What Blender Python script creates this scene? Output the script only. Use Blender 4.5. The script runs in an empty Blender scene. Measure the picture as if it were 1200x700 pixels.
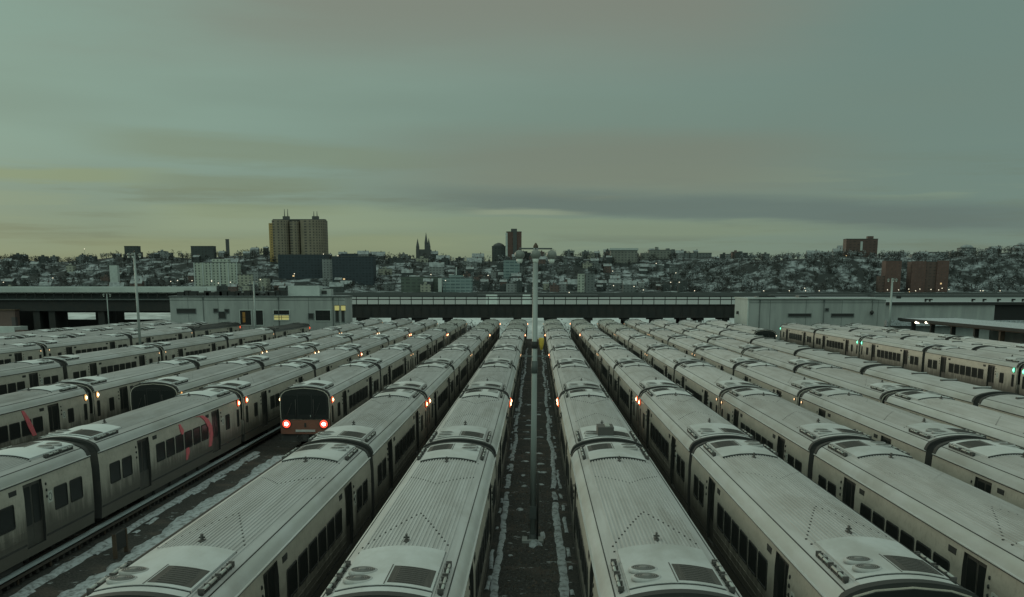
import bpy, math, random
from mathutils import Vector, Matrix
R = math.radians
rnd = random.Random(7)
S = bpy.context.scene
COL = S.collection

# ------------------------------------------------------------------ camera
F_PX, PITCH, YAW, CAM_Z = 1425.0, R(13.0), R(1.10), 10.2
cam = bpy.data.cameras.new('camera'); cam_o = bpy.data.objects.new('camera', cam); COL.objects.link(cam_o)
cam.sensor_width = 36.0; cam.lens = F_PX / 1200 * 36; cam.shift_y = 0.2608; cam.shift_x = 0.0
cam.clip_start = 0.5; cam.clip_end = 20000
cam_o.location = (0, 0, CAM_Z); cam_o.rotation_euler = (R(90) - PITCH, 0, YAW)
S.camera = cam_o
CROT = cam_o.rotation_euler.to_matrix()
def at(px, py, Y):
    """world point at forward distance Y seen at photo pixel (px, py)"""
    d = CROT @ Vector(((px - 600) / F_PX, (663 - py) / F_PX, -1.0))
    return Vector((0, 0, CAM_Z)) + d * (Y / d.y)

# ------------------------------------------------------------------ world
SUN_EL, SUN_AZ = R(5.0), R(-38.0)
S.view_settings.view_transform = 'Standard'; S.view_settings.look = 'None'
S.view_settings.exposure = 0.0; S.view_settings.gamma = 1.0; S.view_settings.use_curve_mapping = False
W = bpy.data.worlds.new('World'); S.world = W; W.use_nodes = True

class NT:
    def __init__(s, tree): s.t = tree
    def n(s, kind, **kw):
        nd = s.t.nodes.new(kind)
        for k, v in kw.items(): setattr(nd, k, v)
        return nd
    def put(s, sock, v):
        if isinstance(v, bpy.types.NodeSocket): s.t.links.new(v, sock)
        elif isinstance(v, (tuple, list)) and len(v) == 3 and sock.type == 'RGBA': sock.default_value = (*v, 1)
        else: sock.default_value = v
    def m(s, op, a, b=0.0, c=0.0):
        nd = s.n('ShaderNodeMath', operation=op)
        s.put(nd.inputs[0], a); s.put(nd.inputs[1], b); s.put(nd.inputs[2], c)
        return nd.outputs[0]
    def rng(s, v, a, b, lo=0.0, hi=1.0, smooth=True):
        nd = s.n('ShaderNodeMapRange', interpolation_type='SMOOTHSTEP' if smooth else 'LINEAR')
        s.put(nd.inputs[0], v)
        for i, x in enumerate((a, b, lo, hi)): s.put(nd.inputs[i + 1], x)
        return nd.outputs[0]
    def mix(s, f, a, b, blend='MIX'):
        nd = s.n('ShaderNodeMix', data_type='RGBA', blend_type=blend)
        s.put(nd.inputs[0], f); s.put(nd.inputs[6], a); s.put(nd.inputs[7], b)
        return nd.outputs[2]
    def comb(s, x, y, z):
        nd = s.n('ShaderNodeCombineXYZ')
        s.put(nd.inputs[0], x); s.put(nd.inputs[1], y); s.put(nd.inputs[2], z)
        return nd.outputs[0]
    def sep(s, v):
        nd = s.n('ShaderNodeSeparateXYZ'); s.put(nd.inputs[0], v); return nd.outputs
    def noise(s, v, scale=1.0, detail=4.0, rough=0.55, dist=0.0):
        nd = s.n('ShaderNodeTexNoise'); s.put(nd.inputs['Vector'], v)
        nd.inputs['Scale'].default_value = scale; nd.inputs['Detail'].default_value = detail
        nd.inputs['Roughness'].default_value = rough; nd.inputs['Distortion'].default_value = dist
        return nd.outputs[0]

def lin(r, g, b):
    f = lambda c: (c / 255 / 12.92) if c / 255 <= .04045 else ((c / 255 + .055) / 1.055) ** 2.4
    return (f(r), f(g), f(b))

def build_world():
    t = W.node_tree; t.nodes.clear(); k = NT(t)
    out = k.n('ShaderNodeOutputWorld'); bg = k.n('ShaderNodeBackground'); bg.inputs[1].default_value = 0.1
    t.links.new(bg.outputs[0], out.inputs[0])
    sky = k.n('ShaderNodeTexSky', sky_type='NISHITA'); sky.sun_disc = False
    sky.sun_elevation = SUN_EL; sky.sun_rotation = SUN_AZ
    g = k.n('ShaderNodeTexCoord').outputs['Generated']
    x, y, z = k.sep(g)
    a = k.m('ARCTAN2', x, y); e = k.m('ARCSINE', z)
    warp = k.noise(k.comb(k.m('MULTIPLY', x, 2.4), k.m('MULTIPLY', y, 2.4), k.m('MULTIPLY', z, 16)), 1.0, 5, .55)
    wide = k.noise(k.comb(k.m('MULTIPLY', x, 1.3), k.m('ADD', k.m('MULTIPLY', y, 1.3), 5.0), k.m('MULTIPLY', z, 9)), 1.0, 4, .5)
    fine = k.noise(k.comb(k.m('MULTIPLY', x, 4.0), k.m('ADD', k.m('MULTIPLY', y, 4.0), 9.0), k.m('MULTIPLY', z, 55)), 1.0, 6, .6)
    soft = k.m('SUBTRACT', warp, .5)
    aw = k.m('ADD', a, k.m('MULTIPLY', soft, .35))
    ew = k.m('ADD', e, k.m('MULTIPLY', soft, .03))
    # high sky: pale green-blue to the left, grey to the right
    c = k.mix(k.rng(aw, -.36, .34), lin(132, 158, 146), lin(112, 134, 126))
    # rosy grey veil high in the middle
    veil = k.m('MULTIPLY', k.m('MULTIPLY', k.rng(ew, .13, .205), k.rng(aw, -.42, -.18)), k.rng(aw, .32, .08))
    c = k.mix(k.m('MULTIPLY', veil, .80), c, lin(127, 130, 119))
    # soft broad clouds
    c = k.mix(k.m('MULTIPLY', k.rng(wide, .46, .66), .45), c, lin(115, 131, 120))
    # low warm glow, strongest at the left
    glow = k.m('MULTIPLY', k.rng(ew, .085, .012), k.rng(aw, .34, -.26, .25, 1.0))
    c = k.mix(k.m('MULTIPLY', glow, .80), c, lin(125, 139, 113))
    # thin streaks in the low sky
    lowm = k.m('MULTIPLY', k.rng(e, .11, .06), k.rng(e, .0, .02))
    c = k.mix(k.m('MULTIPLY', k.m('MULTIPLY', k.rng(fine, .50, .64), lowm), .55), c, lin(108, 119, 102))
    c = k.mix(k.m('MULTIPLY', k.m('MULTIPLY', k.rng(fine, .47, .36), lowm), .35), c, lin(136, 152, 128))
    # single cloud bars: (height, slope, azimuth of the height, half thickness, azimuth fade in/out, colour, strength)
    edge = k.m('ADD', k.m('MULTIPLY', k.m('SUBTRACT', fine, .5), .020), k.m('MULTIPLY', soft, .016))
    for h0, sl, a0, th, fi0, fi1, fo0, fo1, colr, st in (
        (.092, -.01, 0, .024, -.20, .00, .12, .30, (120, 127, 114), .75),
        (.101, -.02, -.2, .009, -.37, -.28, -.16, -.04, (122, 136, 116), .6),
        (.079, .0, -.35, .005, -.60, -.45, -.34, -.25, (134, 148, 117), .7),
        (.076, .0, -.23, .005, -.32, -.26, -.20, -.12, (118, 132, 112), .6),
        (.057, .0, -.22, .004, -.30, -.25, -.20, -.12, (112, 126, 104), .7),
        (.064, -.035, -.05, .0095, -.18, .01, .30, .50, (99, 115, 111), .85),
        (.0555, -.01, -.02, .0035, -.07, -.03, .00, .06, (137, 150, 130), .9),
        (.044, -.012, 0, .0055, -.16, -.05, .12, .30, (126, 142, 122), .8),
        (.050, .0, 0, .010, -.34, -.26, -.16, -.02, (139, 155, 130), .7),
        (.030, .0, 0, .008, -.40, -.30, -.12, .05, (134, 145, 115), .6),
        (.014, .0, 0, .009, -.60, -.5, -.10, .30, (116, 127, 103), .5)):
        cen = k.m('ADD', k.m('MULTIPLY', k.m('SUBTRACT', a, a0), sl), h0)
        dd = k.m('ABSOLUTE', k.m('SUBTRACT', k.m('ADD', e, edge), cen))
        f = k.m('MULTIPLY', k.rng(dd, th * 1.5, th * .45), k.m('MULTIPLY', k.rng(a, fi0, fi1), k.rng(a, fo1, fo0)))
        c = k.mix(k.m('MULTIPLY', f, st), c, lin(*colr))
    # sky overhead and behind, out of the picture, brightened to light roofs and walls
    gain = k.m('MULTIPLY', k.rng(e, .24, .9, 1.0, ZENITH), k.rng(y, .35, -.8, 1.0, EAST))
    c = k.mix(k.rng(e, .25, .7), c, k.mix(1.0, c, (1.14, 1.0, .98), 'MULTIPLY'))
    gnode = k.n('ShaderNodeVectorMath', operation='SCALE'); k.put(gnode.inputs[0], c)
    k.put(gnode.inputs[3], k.m('MULTIPLY', gain, 10.0))
    nish = k.mix(1.0, sky.outputs[0], (.62, .78, .62), 'MULTIPLY')
    c = k.mix(.965, nish, gnode.outputs[0])
    k.put(bg.inputs[0], c)
ZENITH, EAST = 1.75, 1.8
build_world()
sun = bpy.data.lights.new('sun', 'SUN'); sun.energy = 0.5; sun.angle = R(16); sun.color = (1.0, .86, .62)
sun_o = bpy.data.objects.new('sun', sun); COL.objects.link(sun_o)
sd = Vector((math.sin(SUN_AZ) * math.cos(SUN_EL + R(5)), math.cos(SUN_AZ) * math.cos(SUN_EL + R(5)), math.sin(SUN_EL + R(5))))
sun_o.rotation_euler = sd.to_track_quat('Z', 'Y').to_euler(); sun_o.location = (-200, 200, 150)

# ------------------------------------------------------------------ materials
MATS = {}
def mat(name, base, rough=.6, metal=0.0, var=.0, vscale=1.0, stretch=(1, 1, 1), dark=None, bump=0.0, spec=.4, emis=None, estr=0.0, thr=(.35, .65)):
    m = bpy.data.materials.new(name); m.use_nodes = True; t = m.node_tree; k = NT(t)
    b = t.nodes['Principled BSDF']
    b.inputs['Roughness'].default_value = rough; b.inputs['Metallic'].default_value = metal
    b.inputs['Specular IOR Level'].default_value = spec
    if dark is not None:
        oi = k.n('ShaderNodeObjectInfo'); co = k.n('ShaderNodeTexCoord').outputs['Object']
        off = k.n('ShaderNodeVectorMath', operation='MULTIPLY'); k.put(off.inputs[0], co); off.inputs[1].default_value = stretch
        add = k.n('ShaderNodeVectorMath', operation='ADD'); k.put(add.inputs[0], off.outputs[0])
        k.put(add.inputs[1], k.comb(k.m('MULTIPLY', oi.outputs['Random'], 57.0), k.m('MULTIPLY', oi.outputs['Random'], 23.0), 0.0))
        nz = k.noise(add.outputs[0], vscale, 6, .62)
        colr = k.mix(k.m('MULTIPLY', k.rng(nz, thr[0], thr[1]), var), base, dark)
        if name.startswith('roof'):                                  # cars differ in soot, thaw patches and rust tint
            big = k.noise(k.comb(k.m('ADD', k.m('MULTIPLY', k.sep(co)[0], .5), k.m('MULTIPLY', oi.outputs['Random'], 311.0)), k.m('MULTIPLY', k.sep(co)[1], .16), 0.0), 1.0, 5, .6)
            colr = k.mix(k.m('MULTIPLY', k.rng(big, .50, .68), .55), colr, tuple(c * q for c, q in zip(base, (.66, .63, .595))))
            tone = k.m('ADD', .86, k.m('MULTIPLY', k.m('FRACT', k.m('MULTIPLY', oi.outputs['Random'], 17.0)), .22))
            vm = k.n('ShaderNodeVectorMath', operation='SCALE'); k.put(vm.inputs[0], colr); k.put(vm.inputs[3], tone); colr = vm.outputs[0]
        k.put(b.inputs['Base Color'], colr)
        if bump:
            bp = k.n('ShaderNodeBump'); bp.inputs['Strength'].default_value = bump; bp.inputs['Distance'].default_value = .05
            k.put(bp.inputs['Height'], nz); k.put(b.inputs['Normal'], bp.outputs[0])
    else:
        b.inputs['Base Color'].default_value = (*base, 1)
    if emis: b.inputs['Emission Color'].default_value = (*emis, 1); b.inputs['Emission Strength'].default_value = estr
    MATS[name] = m; return m

mat('roof_frost', (.47, .465, .468), .75, 0, .55, 1.3, (3.0, .13, 1), (.33, .32, .312), .1)
mat('roof_shoulder', (.50, .505, .51), .7, 0, .6, 1.0, (2, .25, 1), (.40, .40, .37))
mat('roof_snow', (.55, .56, .57), .85, 0, .6, 1.1, (1, .5, 1), (.42, .42, .41), .1)
mat('hood_snow', (.60, .63, .645), .85, 0, .5, 1.1, (1, .5, 1), (.52, .54, .54), .15)
mat('roof_dirty', (.40, .42, .40), .75, 0, .8, 1.3, (3.0, .35, 1), (.24, .24, .22), .1)
mat('roof_bare', (.055, .06, .058), .6, 0, .6, 1.3, (3.0, .35, 1), (.03, .03, .03), .1)
def stainless_mat():
    # dull corrugated steel; ragged streaky road film low down, darkened further to paint in the gaps' shade
    m = bpy.data.materials.new('stainless'); m.use_nodes = True; t = m.node_tree; k = NT(t); b = t.nodes['Principled BSDF']
    oi = k.n('ShaderNodeObjectInfo').outputs['Random']; co = k.n('ShaderNodeTexCoord').outputs['Object']; x, y, z = k.sep(co)
    off = k.m('MULTIPLY', oi, 91.0)
    n1 = k.noise(k.comb(k.m('ADD', x, off), k.m('MULTIPLY', y, .5), k.m('MULTIPLY', z, 1.6)), .9, 6, .62)
    n2 = k.noise(k.comb(k.m('ADD', x, off), k.m('MULTIPLY', y, 2.2), k.m('MULTIPLY', z, .35)), 1.2, 5, .65)
    c = k.mix(k.m('MULTIPLY', k.rng(n1, .35, .65), .6), (.56, .515, .45), (.40, .37, .32))
    n3 = k.noise(k.comb(k.m('ADD', x, off), k.m('MULTIPLY', y, 1.0), k.m('MULTIPLY', z, .8)), 7.0, 5, .7)
    c = k.mix(k.m('MULTIPLY', k.rng(n3, .50, .70), .40), c, (.27, .235, .19))
    grime_shade = k.rng(k.m('ADD', z, k.m('MULTIPLY', k.m('SUBTRACT', n2, .5), 2.0)), 2.55, 1.25)
    c = k.mix(k.m('MULTIPLY', grime_shade, .88), c, (.085, .079, .068))
    k.put(b.inputs['Base Color'], c); b.inputs['Roughness'].default_value = .5; b.inputs['Metallic'].default_value = .1
    b.inputs['Specular IOR Level'].default_value = .35
    MATS['stainless'] = m
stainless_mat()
mat('door_steel', (.10, .097, .088), .5, .2, .7, 1.2, (1, 1, 1), (.06, .056, .05))
mat('dark_glass', (.022, .025, .025), .30, 0, 0, spec=.12)
mat('mask_black', (.022, .024, .024), .35, 0, 0, spec=.25)
mat('rubber', (.036, .037, .036), .8)
mat('underside', (.05, .05, .05), .85, 0, .6, 1.5, (1, 1, 1), (.075, .07, .064))
mat('fan_grey', (.21, .205, .20), .6, .2)
mat('fan_dark', (.085, .08, .077), .7)
mat('grille', (.085, .078, .072), .8, 0, .7, 6, (6, .2, 1), (.04, .037, .035))
mat('seam_dark', (.035, .034, .033), .8)
mat('pipe', (.40, .42, .40), .5, .3)
mat('emblem', (.55, .56, .52), .6)
mat('amber_lamp', (.9, .5, .2), .4, emis=(1.0, .58, .28), estr=7)
mat('red_halo_ring', (.7, .12, .06), .4, emis=(1.0, .15, .05), estr=1.1)  # glowing rings added round the marker lamps to imitate their halo
mat('amber_halo_ring', (.7, .4, .15), .4, emis=(1.0, .50, .16), estr=.9)
mat('green_halo_ring', (.1, .5, .3), .4, emis=(.15, .9, .5), estr=1.5)
mat('white_lamp', (.9, .85, .7), .4, emis=(1.0, .86, .62), estr=4)
mat('dim_lamp', (.7, .5, .3), .4, emis=(1.0, .60, .30), estr=1.6)
mat('far_lamp', (.9, .85, .7), .4, emis=(1.0, .88, .66), estr=1.5)
mat('red_lamp', (.8, .1, .06), .4, emis=(1.0, .09, .05), estr=1.3)
mat('red_core', (.9, .8, .8), .4, emis=(1.0, .80, .78), estr=14)
mat('green_lamp', (.2, .9, .6), .4, emis=(.25, 1.0, .62), estr=2.5)
mat('lamp_glow_panel', (.24, .10, .07), .5, .1, .5, 2, (1, 1, 1), (.15, .08, .06))  # grey front panel with the tail lamps' glow put into its colour
mat('reflection_red', (.85, .16, .20), .6, 0, .8, 4, (1, 1, 1), (.60, .16, .17))
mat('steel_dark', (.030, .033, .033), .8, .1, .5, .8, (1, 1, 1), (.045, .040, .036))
mat('steel_grey', (.10, .115, .115), .6, .1, .4, .8, (1, 1, 1), (.06, .065, .065))
mat('mast_steel', (.36, .40, .39), .5, .3, .5, .8, (1, 1, .3), (.24, .26, .25))
mat('lamp_bowl', (.20, .215, .20), .35, 0, .3, 3, (1, 1, 1), (.13, .135, .125))
mat('lamp_lens', (.62, .66, .62), .3)
mat('yellow_paint', (.62, .44, .06), .5, 0, .5, 3, (1, 1, 1), (.40, .27, .05))
mat('timber_brown', (.10, .072, .05), .8, 0, .6, 3, (1, 1, .4), (.06, .042, .03))
mat('rail_steel', (.16, .13, .11), .45, .6, .6, 1, (1, .2, 1), (.08, .06, .05))
mat('cover_board', (.46, .53, .55), .8, 0, .6, .6, (2, .3, 1), (.30, .34, .35))
mat('sleeper', (.055, .048, .042), .9, 0, .7, 1, (1, 1, 1), (.10, .10, .10))
mat('stone_grey', (.12, .12, .117), .9)
mat('stone_brown', (.14, .11, .09), .9)
mat('snow', (.44, .48, .51), .9, 0, .9, 4.5, (1, .6, 1), (.15, .155, .155), .3, thr=(.44, .66))
mat('concrete_wall', (.35, .37, .36), .85, 0, .75, .8, (1, 1, .18), (.26, .275, .27), .1)
mat('concrete_pale', (.47, .51, .49), .85, 0, .6, .35, (1, 1, 1), (.36, .39, .38), .1)
mat('window_lit', (.4, .38, .15), .5, emis=(.85, .78, .28), estr=.28)
mat('doorway_dark', (.016, .017, .017), .8)
mat('doorway_warm', (.10, .06, .02), .8, emis=(.5, .30, .06), estr=.10)
mat('truck_white', (.58, .62, .60), .5, 0, .4, .5, (1, 1, 1), (.42, .44, .43))
mat('bush', (.10, .08, .075), .9, 0, .7, .8, (1, 1, 1), (.05, .045, .042))

def ground_mat():
    m = bpy.data.materials.new('ballast'); m.use_nodes = True; t = m.node_tree; k = NT(t); b = t.nodes['Principled BSDF']
    co = k.n('ShaderNodeTexCoord').outputs['Object']
    n1 = k.noise(co, 9.0, 5, .7); n2 = k.noise(co, .55, 5, .6); n3 = k.noise(co, 1.7, 4, .6)
    c = k.mix(k.rng(n1, .35, .7), (.034, .035, .034), (.090, .086, .080))
    c = k.mix(k.m('MULTIPLY', k.rng(n2, .50, .66), .6), c, (.115, .095, .082))
    c = k.mix(k.m('MULTIPLY', k.rng(n3, .635, .70), .75), c, (.38, .41, .42))
    k.put(b.inputs['Base Color'], c); b.inputs['Roughness'].default_value = .9; b.inputs['Specular IOR Level'].default_value = .2
    bp = k.n('ShaderNodeBump'); bp.inputs['Strength'].default_value = .6; bp.inputs['Distance'].default_value = .06
    k.put(bp.inputs['Height'], n1); k.put(b.inputs['Normal'], bp.outputs[0]); MATS['ballast'] = m
ground_mat()

def snowland_mat(name, dark, lightc, lo, hi, sc):
    m = bpy.data.materials.new(name); m.use_nodes = True; t = m.node_tree; k = NT(t); b = t.nodes['Principled BSDF']
    co = k.n('ShaderNodeTexCoord').outputs['Object']
    n1 = k.noise(co, sc, 8, .68)
    k.put(b.inputs['Base Color'], k.mix(k.rng(n1, lo, hi), dark, lightc)); b.inputs['Roughness'].default_value = .95
    b.inputs['Specular IOR Level'].default_value = .1
    MATS[name] = m
snowland_mat('hill', (.045, .050, .050), (.35, .385, .405), .47, .64, .045)
snowland_mat('snow_ground', (.34, .36, .36), (.62, .65, .66), .35, .6, .15)

def water_mat():
    m = bpy.data.materials.new('river_water'); m.use_nodes = True; t = m.node_tree; k = NT(t); b = t.nodes['Principled BSDF']
    b.inputs['Base Color'].default_value = (.24, .28, .28, 1); b.inputs['Roughness'].default_value = .5
    co = k.n('ShaderNodeTexCoord').outputs['Object']; n1 = k.noise(co, .25, 5, .6)
    bp = k.n('ShaderNodeBump'); bp.inputs['Strength'].default_value = .35; bp.inputs['Distance'].default_value = .4
    k.put(bp.inputs['Height'], n1); k.put(b.inputs['Normal'], bp.outputs[0]); MATS['river_water'] = m
water_mat()

def facade(name, wall, win, pu=3.0, pz=3.2, wu=.5, wz=.5, lit=0.0, strip=False):
    """wall with a regular grid of windows, in object space (u = x + y, so every upright face shows it)"""
    m = bpy.data.materials.new(name); m.use_nodes = True; t = m.node_tree; k = NT(t); b = t.nodes['Principled BSDF']
    co = k.n('ShaderNodeTexCoord').outputs['Object']; x, y, z = k.sep(co)
    geo = k.n('ShaderNodeNewGeometry'); nz = k.sep(geo.outputs['Normal'])[2]
    u = k.m('DIVIDE', k.m('ADD', k.m('ADD', x, y), 500.0), pu); v = k.m('DIVIDE', k.m('ADD', z, 0.4), pz)
    mu = k.m('LESS_THAN', k.m('FRACT', u), wu); mv = 1.0 if strip else k.m('LESS_THAN', k.m('FRACT', v), wz)
    mask = k.m('MULTIPLY', mu, mv) if not strip else mu
    mask = k.m('MULTIPLY', mask, k.m('LESS_THAN', k.m('ABSOLUTE', nz), .5))
    wn = k.n('ShaderNodeTexWhiteNoise', noise_dimensions='3D'); k.put(wn.inputs[0], k.comb(k.m('FLOOR', u), k.m('FLOOR', v), 0.0))
    cell = wn.outputs[0]
    dirt = k.noise(co, .12, 5, .6)
    wc = k.mix(k.m('MULTIPLY', k.rng(dirt, .35, .65), .45), wall, tuple(c * .6 for c in wall))
    winc = k.mix(k.m('MULTIPLY', cell, .5), win, tuple(min(1, c * 2.2 + .01) for c in win))
    k.put(b.inputs['Base Color'], k.mix(mask, wc, winc)); b.inputs['Roughness'].default_value = .7
    if lit:
        b.inputs['Emission Color'].default_value = (1.0, .72, .35, 1)
        k.put(b.inputs['Emission Strength'], k.m('MULTIPLY', k.m('MULTIPLY', mask, k.m('GREATER_THAN', cell, 1 - lit)), .8))
    MATS[name] = m
facade('tower_tan', (.23, .195, .145), (.055, .05, .045), 5.0, 3.6, .42, .55)
facade('tower_sunlit', (.42, .29, .11), (.13, .09, .05), 4.0, 3.4, .45, .5)  # tower wall with the light on its lit end put into the colour
facade('apartment_white', (.42, .45, .39), (.09, .10, .095), 4.6, 3.3, .38, .6, .006)
facade('apartment_cream', (.34, .34, .28), (.09, .09, .085), 5.0, 3.5, .45, .5, .006)
facade('navy_block', (.035, .050, .062), (.016, .022, .028), 4.2, 3.4, .6, .5, .015)
facade('brick_red', (.115, .063, .052), (.075, .045, .04), 4.4, 3.4, .38, .5, .012)
facade('brick_brown', (.105, .066, .056), (.05, .035, .03), 5.2, 3.6, .5, .45, .01)
facade('grey_slab', (.20, .205, .185), (.075, .08, .075), 4.6, 3.4, .5, .5, .015)
facade('glass_blue', (.22, .28, .28), (.08, .115, .12), 6.0, 3.8, .85, .5, .02)
facade('house_pale', (.25, .265, .265), (.08, .085, .09), 4.2, 3.2, .4, .5, .02)
facade('house_grey', (.15, .165, .165), (.05, .055, .055), 4.4, 3.2, .4, .5, .006)
facade('house_brick', (.13, .085, .075), (.04, .035, .035), 4.2, 3.2, .4, .5, .006)
facade('house_dark', (.055, .065, .065), (.028, .03, .03), 4.5, 3.3, .4, .5, .006)
facade('shed_green', (.10, .125, .105), (.05, .06, .055), 7.0, 4.0, .7, .5)
mat('stone_dark', (.085, .09, .09), .9)
mat('snow_far', (.33, .36, .37), .95, 0, .8, .25, (1, 1, 1), (.15, .16, .165))
mat('twig_dark', (.040, .040, .037), .95)
mat('twig_mid', (.095, .098, .094), .95)
mat('twig_snow', (.30, .33, .345), .95)

# ------------------------------------------------------------------ mesh building
class MB:
    def __init__(s): s.v = []; s.f = []; s.m = []; s.s = []
    def face(s, idx, m, smooth=False): s.f.append(tuple(idx)); s.m.append(m); s.s.append(smooth)
    def add(s, pts): i = len(s.v); s.v.extend([tuple(p) for p in pts]); return i
    def quad(s, a, b, c, d, m, smooth=False): i = s.add((a, b, c, d)); s.face((i, i + 1, i + 2, i + 3), m, smooth)
    def box(s, x0, x1, y0, y1, z0, z1, m, top=None):
        i = s.add([(x0, y0, z0), (x1, y0, z0), (x1, y1, z0), (x0, y1, z0), (x0, y0, z1), (x1, y0, z1), (x1, y1, z1), (x0, y1, z1)])
        for q in ((0, 3, 2, 1), (0, 1, 5, 4), (1, 2, 6, 5), (2, 3, 7, 6), (3, 0, 4, 7)): s.face([i + j for j in q], m)
        s.face([i + 4, i + 5, i + 6, i + 7], top or m); return s
    def loft(s, rings, m, caps=True, smooth=True, closed=True, capm=None):
        n = len(rings[0]); base = [s.add(r) for r in rings]
        for a, b in zip(base, base[1:]):
            for j in range(n if closed else n - 1):
                j2 = (j + 1) % n; s.face((a + j, a + j2, b + j2, b + j), m, smooth)
        if caps:
            s.face([base[0] + j for j in range(n)][::-1], capm or m); s.face([base[-1] + j for j in range(n)], capm or m)
        return s
    def tube(s, p0, p1, r0, r1, m, n=12, smooth=True):
        p0, p1 = Vector(p0), Vector(p1); d = (p1 - p0).normalized()
        u = d.orthogonal().normalized(); w = d.cross(u)
        ring = lambda p, r: [p + (u * math.cos(2 * math.pi * j / n) + w * math.sin(2 * math.pi * j / n)) * r for j in range(n)]
        return s.loft([ring(p0, r0), ring(p1, r1)], m, True, smooth)
    def lathe(s, c, prof, m, n=20, axis='z'):
        """prof: (r, h) pairs from the bottom up, round the z axis (or the x axis) at c"""
        c = Vector(c); rings = []
        for r, h in prof:
            ring = []
            for j in range(n):
                ca, sa = math.cos(2 * math.pi * j / n) * r, math.sin(2 * math.pi * j / n) * r
                ring.append(c + (Vector((ca, sa, h)) if axis == 'z' else Vector((h, ca, sa)) if axis == 'x' else Vector((sa, h, ca))))
            rings.append(ring)
        return s.loft(rings, m)
    def plate(s, outline, axis_x, thick, m):
        """outline of (y, z) points on an upright plane x = axis_x, extruded by thick along x"""
        a = [(axis_x, y, z) for y, z in outline]; b = [(axis_x + thick, y, z) for y, z in outline]
        return s.loft([a, b], m, True, False)
    def merge(s, o):
        i = len(s.v); s.v += o.v; s.f += [tuple(j + i for j in f) for f in o.f]; s.m += o.m; s.s += o.s; return s
    def mesh(s, name):
        me = bpy.data.meshes.new(name); me.from_pydata(s.v, [], s.f)
        names = list(dict.fromkeys(s.m)); ix = {n: i for i, n in enumerate(names)}
        for n in names: me.materials.append(MATS[n])
        me.polygons.foreach_set('material_index', [ix[n] for n in s.m]); me.polygons.foreach_set('use_smooth', s.s)
        me.update()
        return me
    def build(s, name, parent=None, **tags):
        me = s.mesh(name)
        import bmesh
        b = bmesh.new(); b.from_mesh(me); bmesh.ops.recalc_face_normals(b, faces=b.faces); b.to_mesh(me); b.free()
        o = bpy.data.objects.new(name, me); COL.objects.link(o)
        if parent: o.parent = parent
        for k2, v in tags.items(): o[k2] = v
        return o

def empty(name, loc=(0, 0, 0), rz=0.0, label=None, category=None, group=None):
    o = bpy.data.objects.new(name, None); COL.objects.link(o); o.location = loc; o.rotation_euler = (0, 0, rz); o.empty_display_size = .5
    if label: o['label'] = label
    if category: o['category'] = category
    if group: o['group'] = group
    return o
KIDS = {}
def copy_tree(o, parent=None):
    c = o.copy(); COL.objects.link(c)
    if parent: c.parent = parent; KIDS.setdefault(parent.name, []).append(c)
    for ch in KIDS.get(o.name, []): copy_tree(ch, c)
    return c
def reg(o):
    if o.parent: KIDS.setdefault(o.parent.name, []).append(o)
    return o

# ------------------------------------------------------------------ setting: ground, river, far land
g = MB(); g.quad((-420, -60, -.32), (420, -60, -.32), (420, 246, -.32), (-420, 246, -.32), 'ballast'); g.build('ground', kind='structure')
g = MB(); prof = [(246, -.30), (250, -.2), (256, 1.6), (266, 3.4), (276, 4.0), (335, 4.2), (335.3, -6)]
for (ya, za), (yb, zb) in zip(prof, prof[1:]): g.quad((-420, ya, za), (420, ya, za), (420, yb, zb), (-420, yb, zb), 'snow_ground')
g.build('snowy_shore', kind='structure')
g = MB(); g.quad((-6000, 330, -4), (6000, 330, -4), (6000, 9000, -4), (-6000, 9000, -4), 'river_water'); g.build('river', kind='structure')

SHORE = 1490.0
def hill_z(x, y):
    d = y - SHORE
    px = 600 + (x - 0) / y * F_PX
    steep = min(1, max(0, (px - 780) / 90))                   # the bare bluff at the right rises sooner
    rise0, rise1 = 60 * (1 - steep) + 25 * steep, 300 * (1 - steep) + 150 * steep
    t = min(1, max(0, (d - rise0) / (rise1 - rise0))); t = t * t * (3 - 2 * t)
    top = 47 + 3 * math.sin(x * .011) + 2 * math.sin(x * .031 + 1) - 3 * math.exp(-((px - 840) / 60) ** 2)
    low = 1.5 if d < rise0 else 1.5 + 4 * min(1, (d - rise0) / 40)
    rough = 1.6 * math.sin(x * .07 + y * .03) * math.sin(y * .06 - x * .02) * min(1, max(0, d / 60))
    return low + (top - low) * t + rough - (5.5 if d < 1 else 0)
h = MB(); NX, NY = 220, 60
ys = [SHORE + 900 * (j / NY) ** 1.5 for j in range(NY + 1)]
for yy in ys:
    for i in range(NX + 1):
        xx = -1150 + 2300 * i / NX; h.v.append((xx, yy, hill_z(xx, yy)))
for j in range(NY):
    for i in range(NX):
        q = j * (NX + 1) + i; h.face((q, q + 1, q + NX + 2, q + NX + 1), 'hill', True)
h.build('hills', kind='structure')

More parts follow.
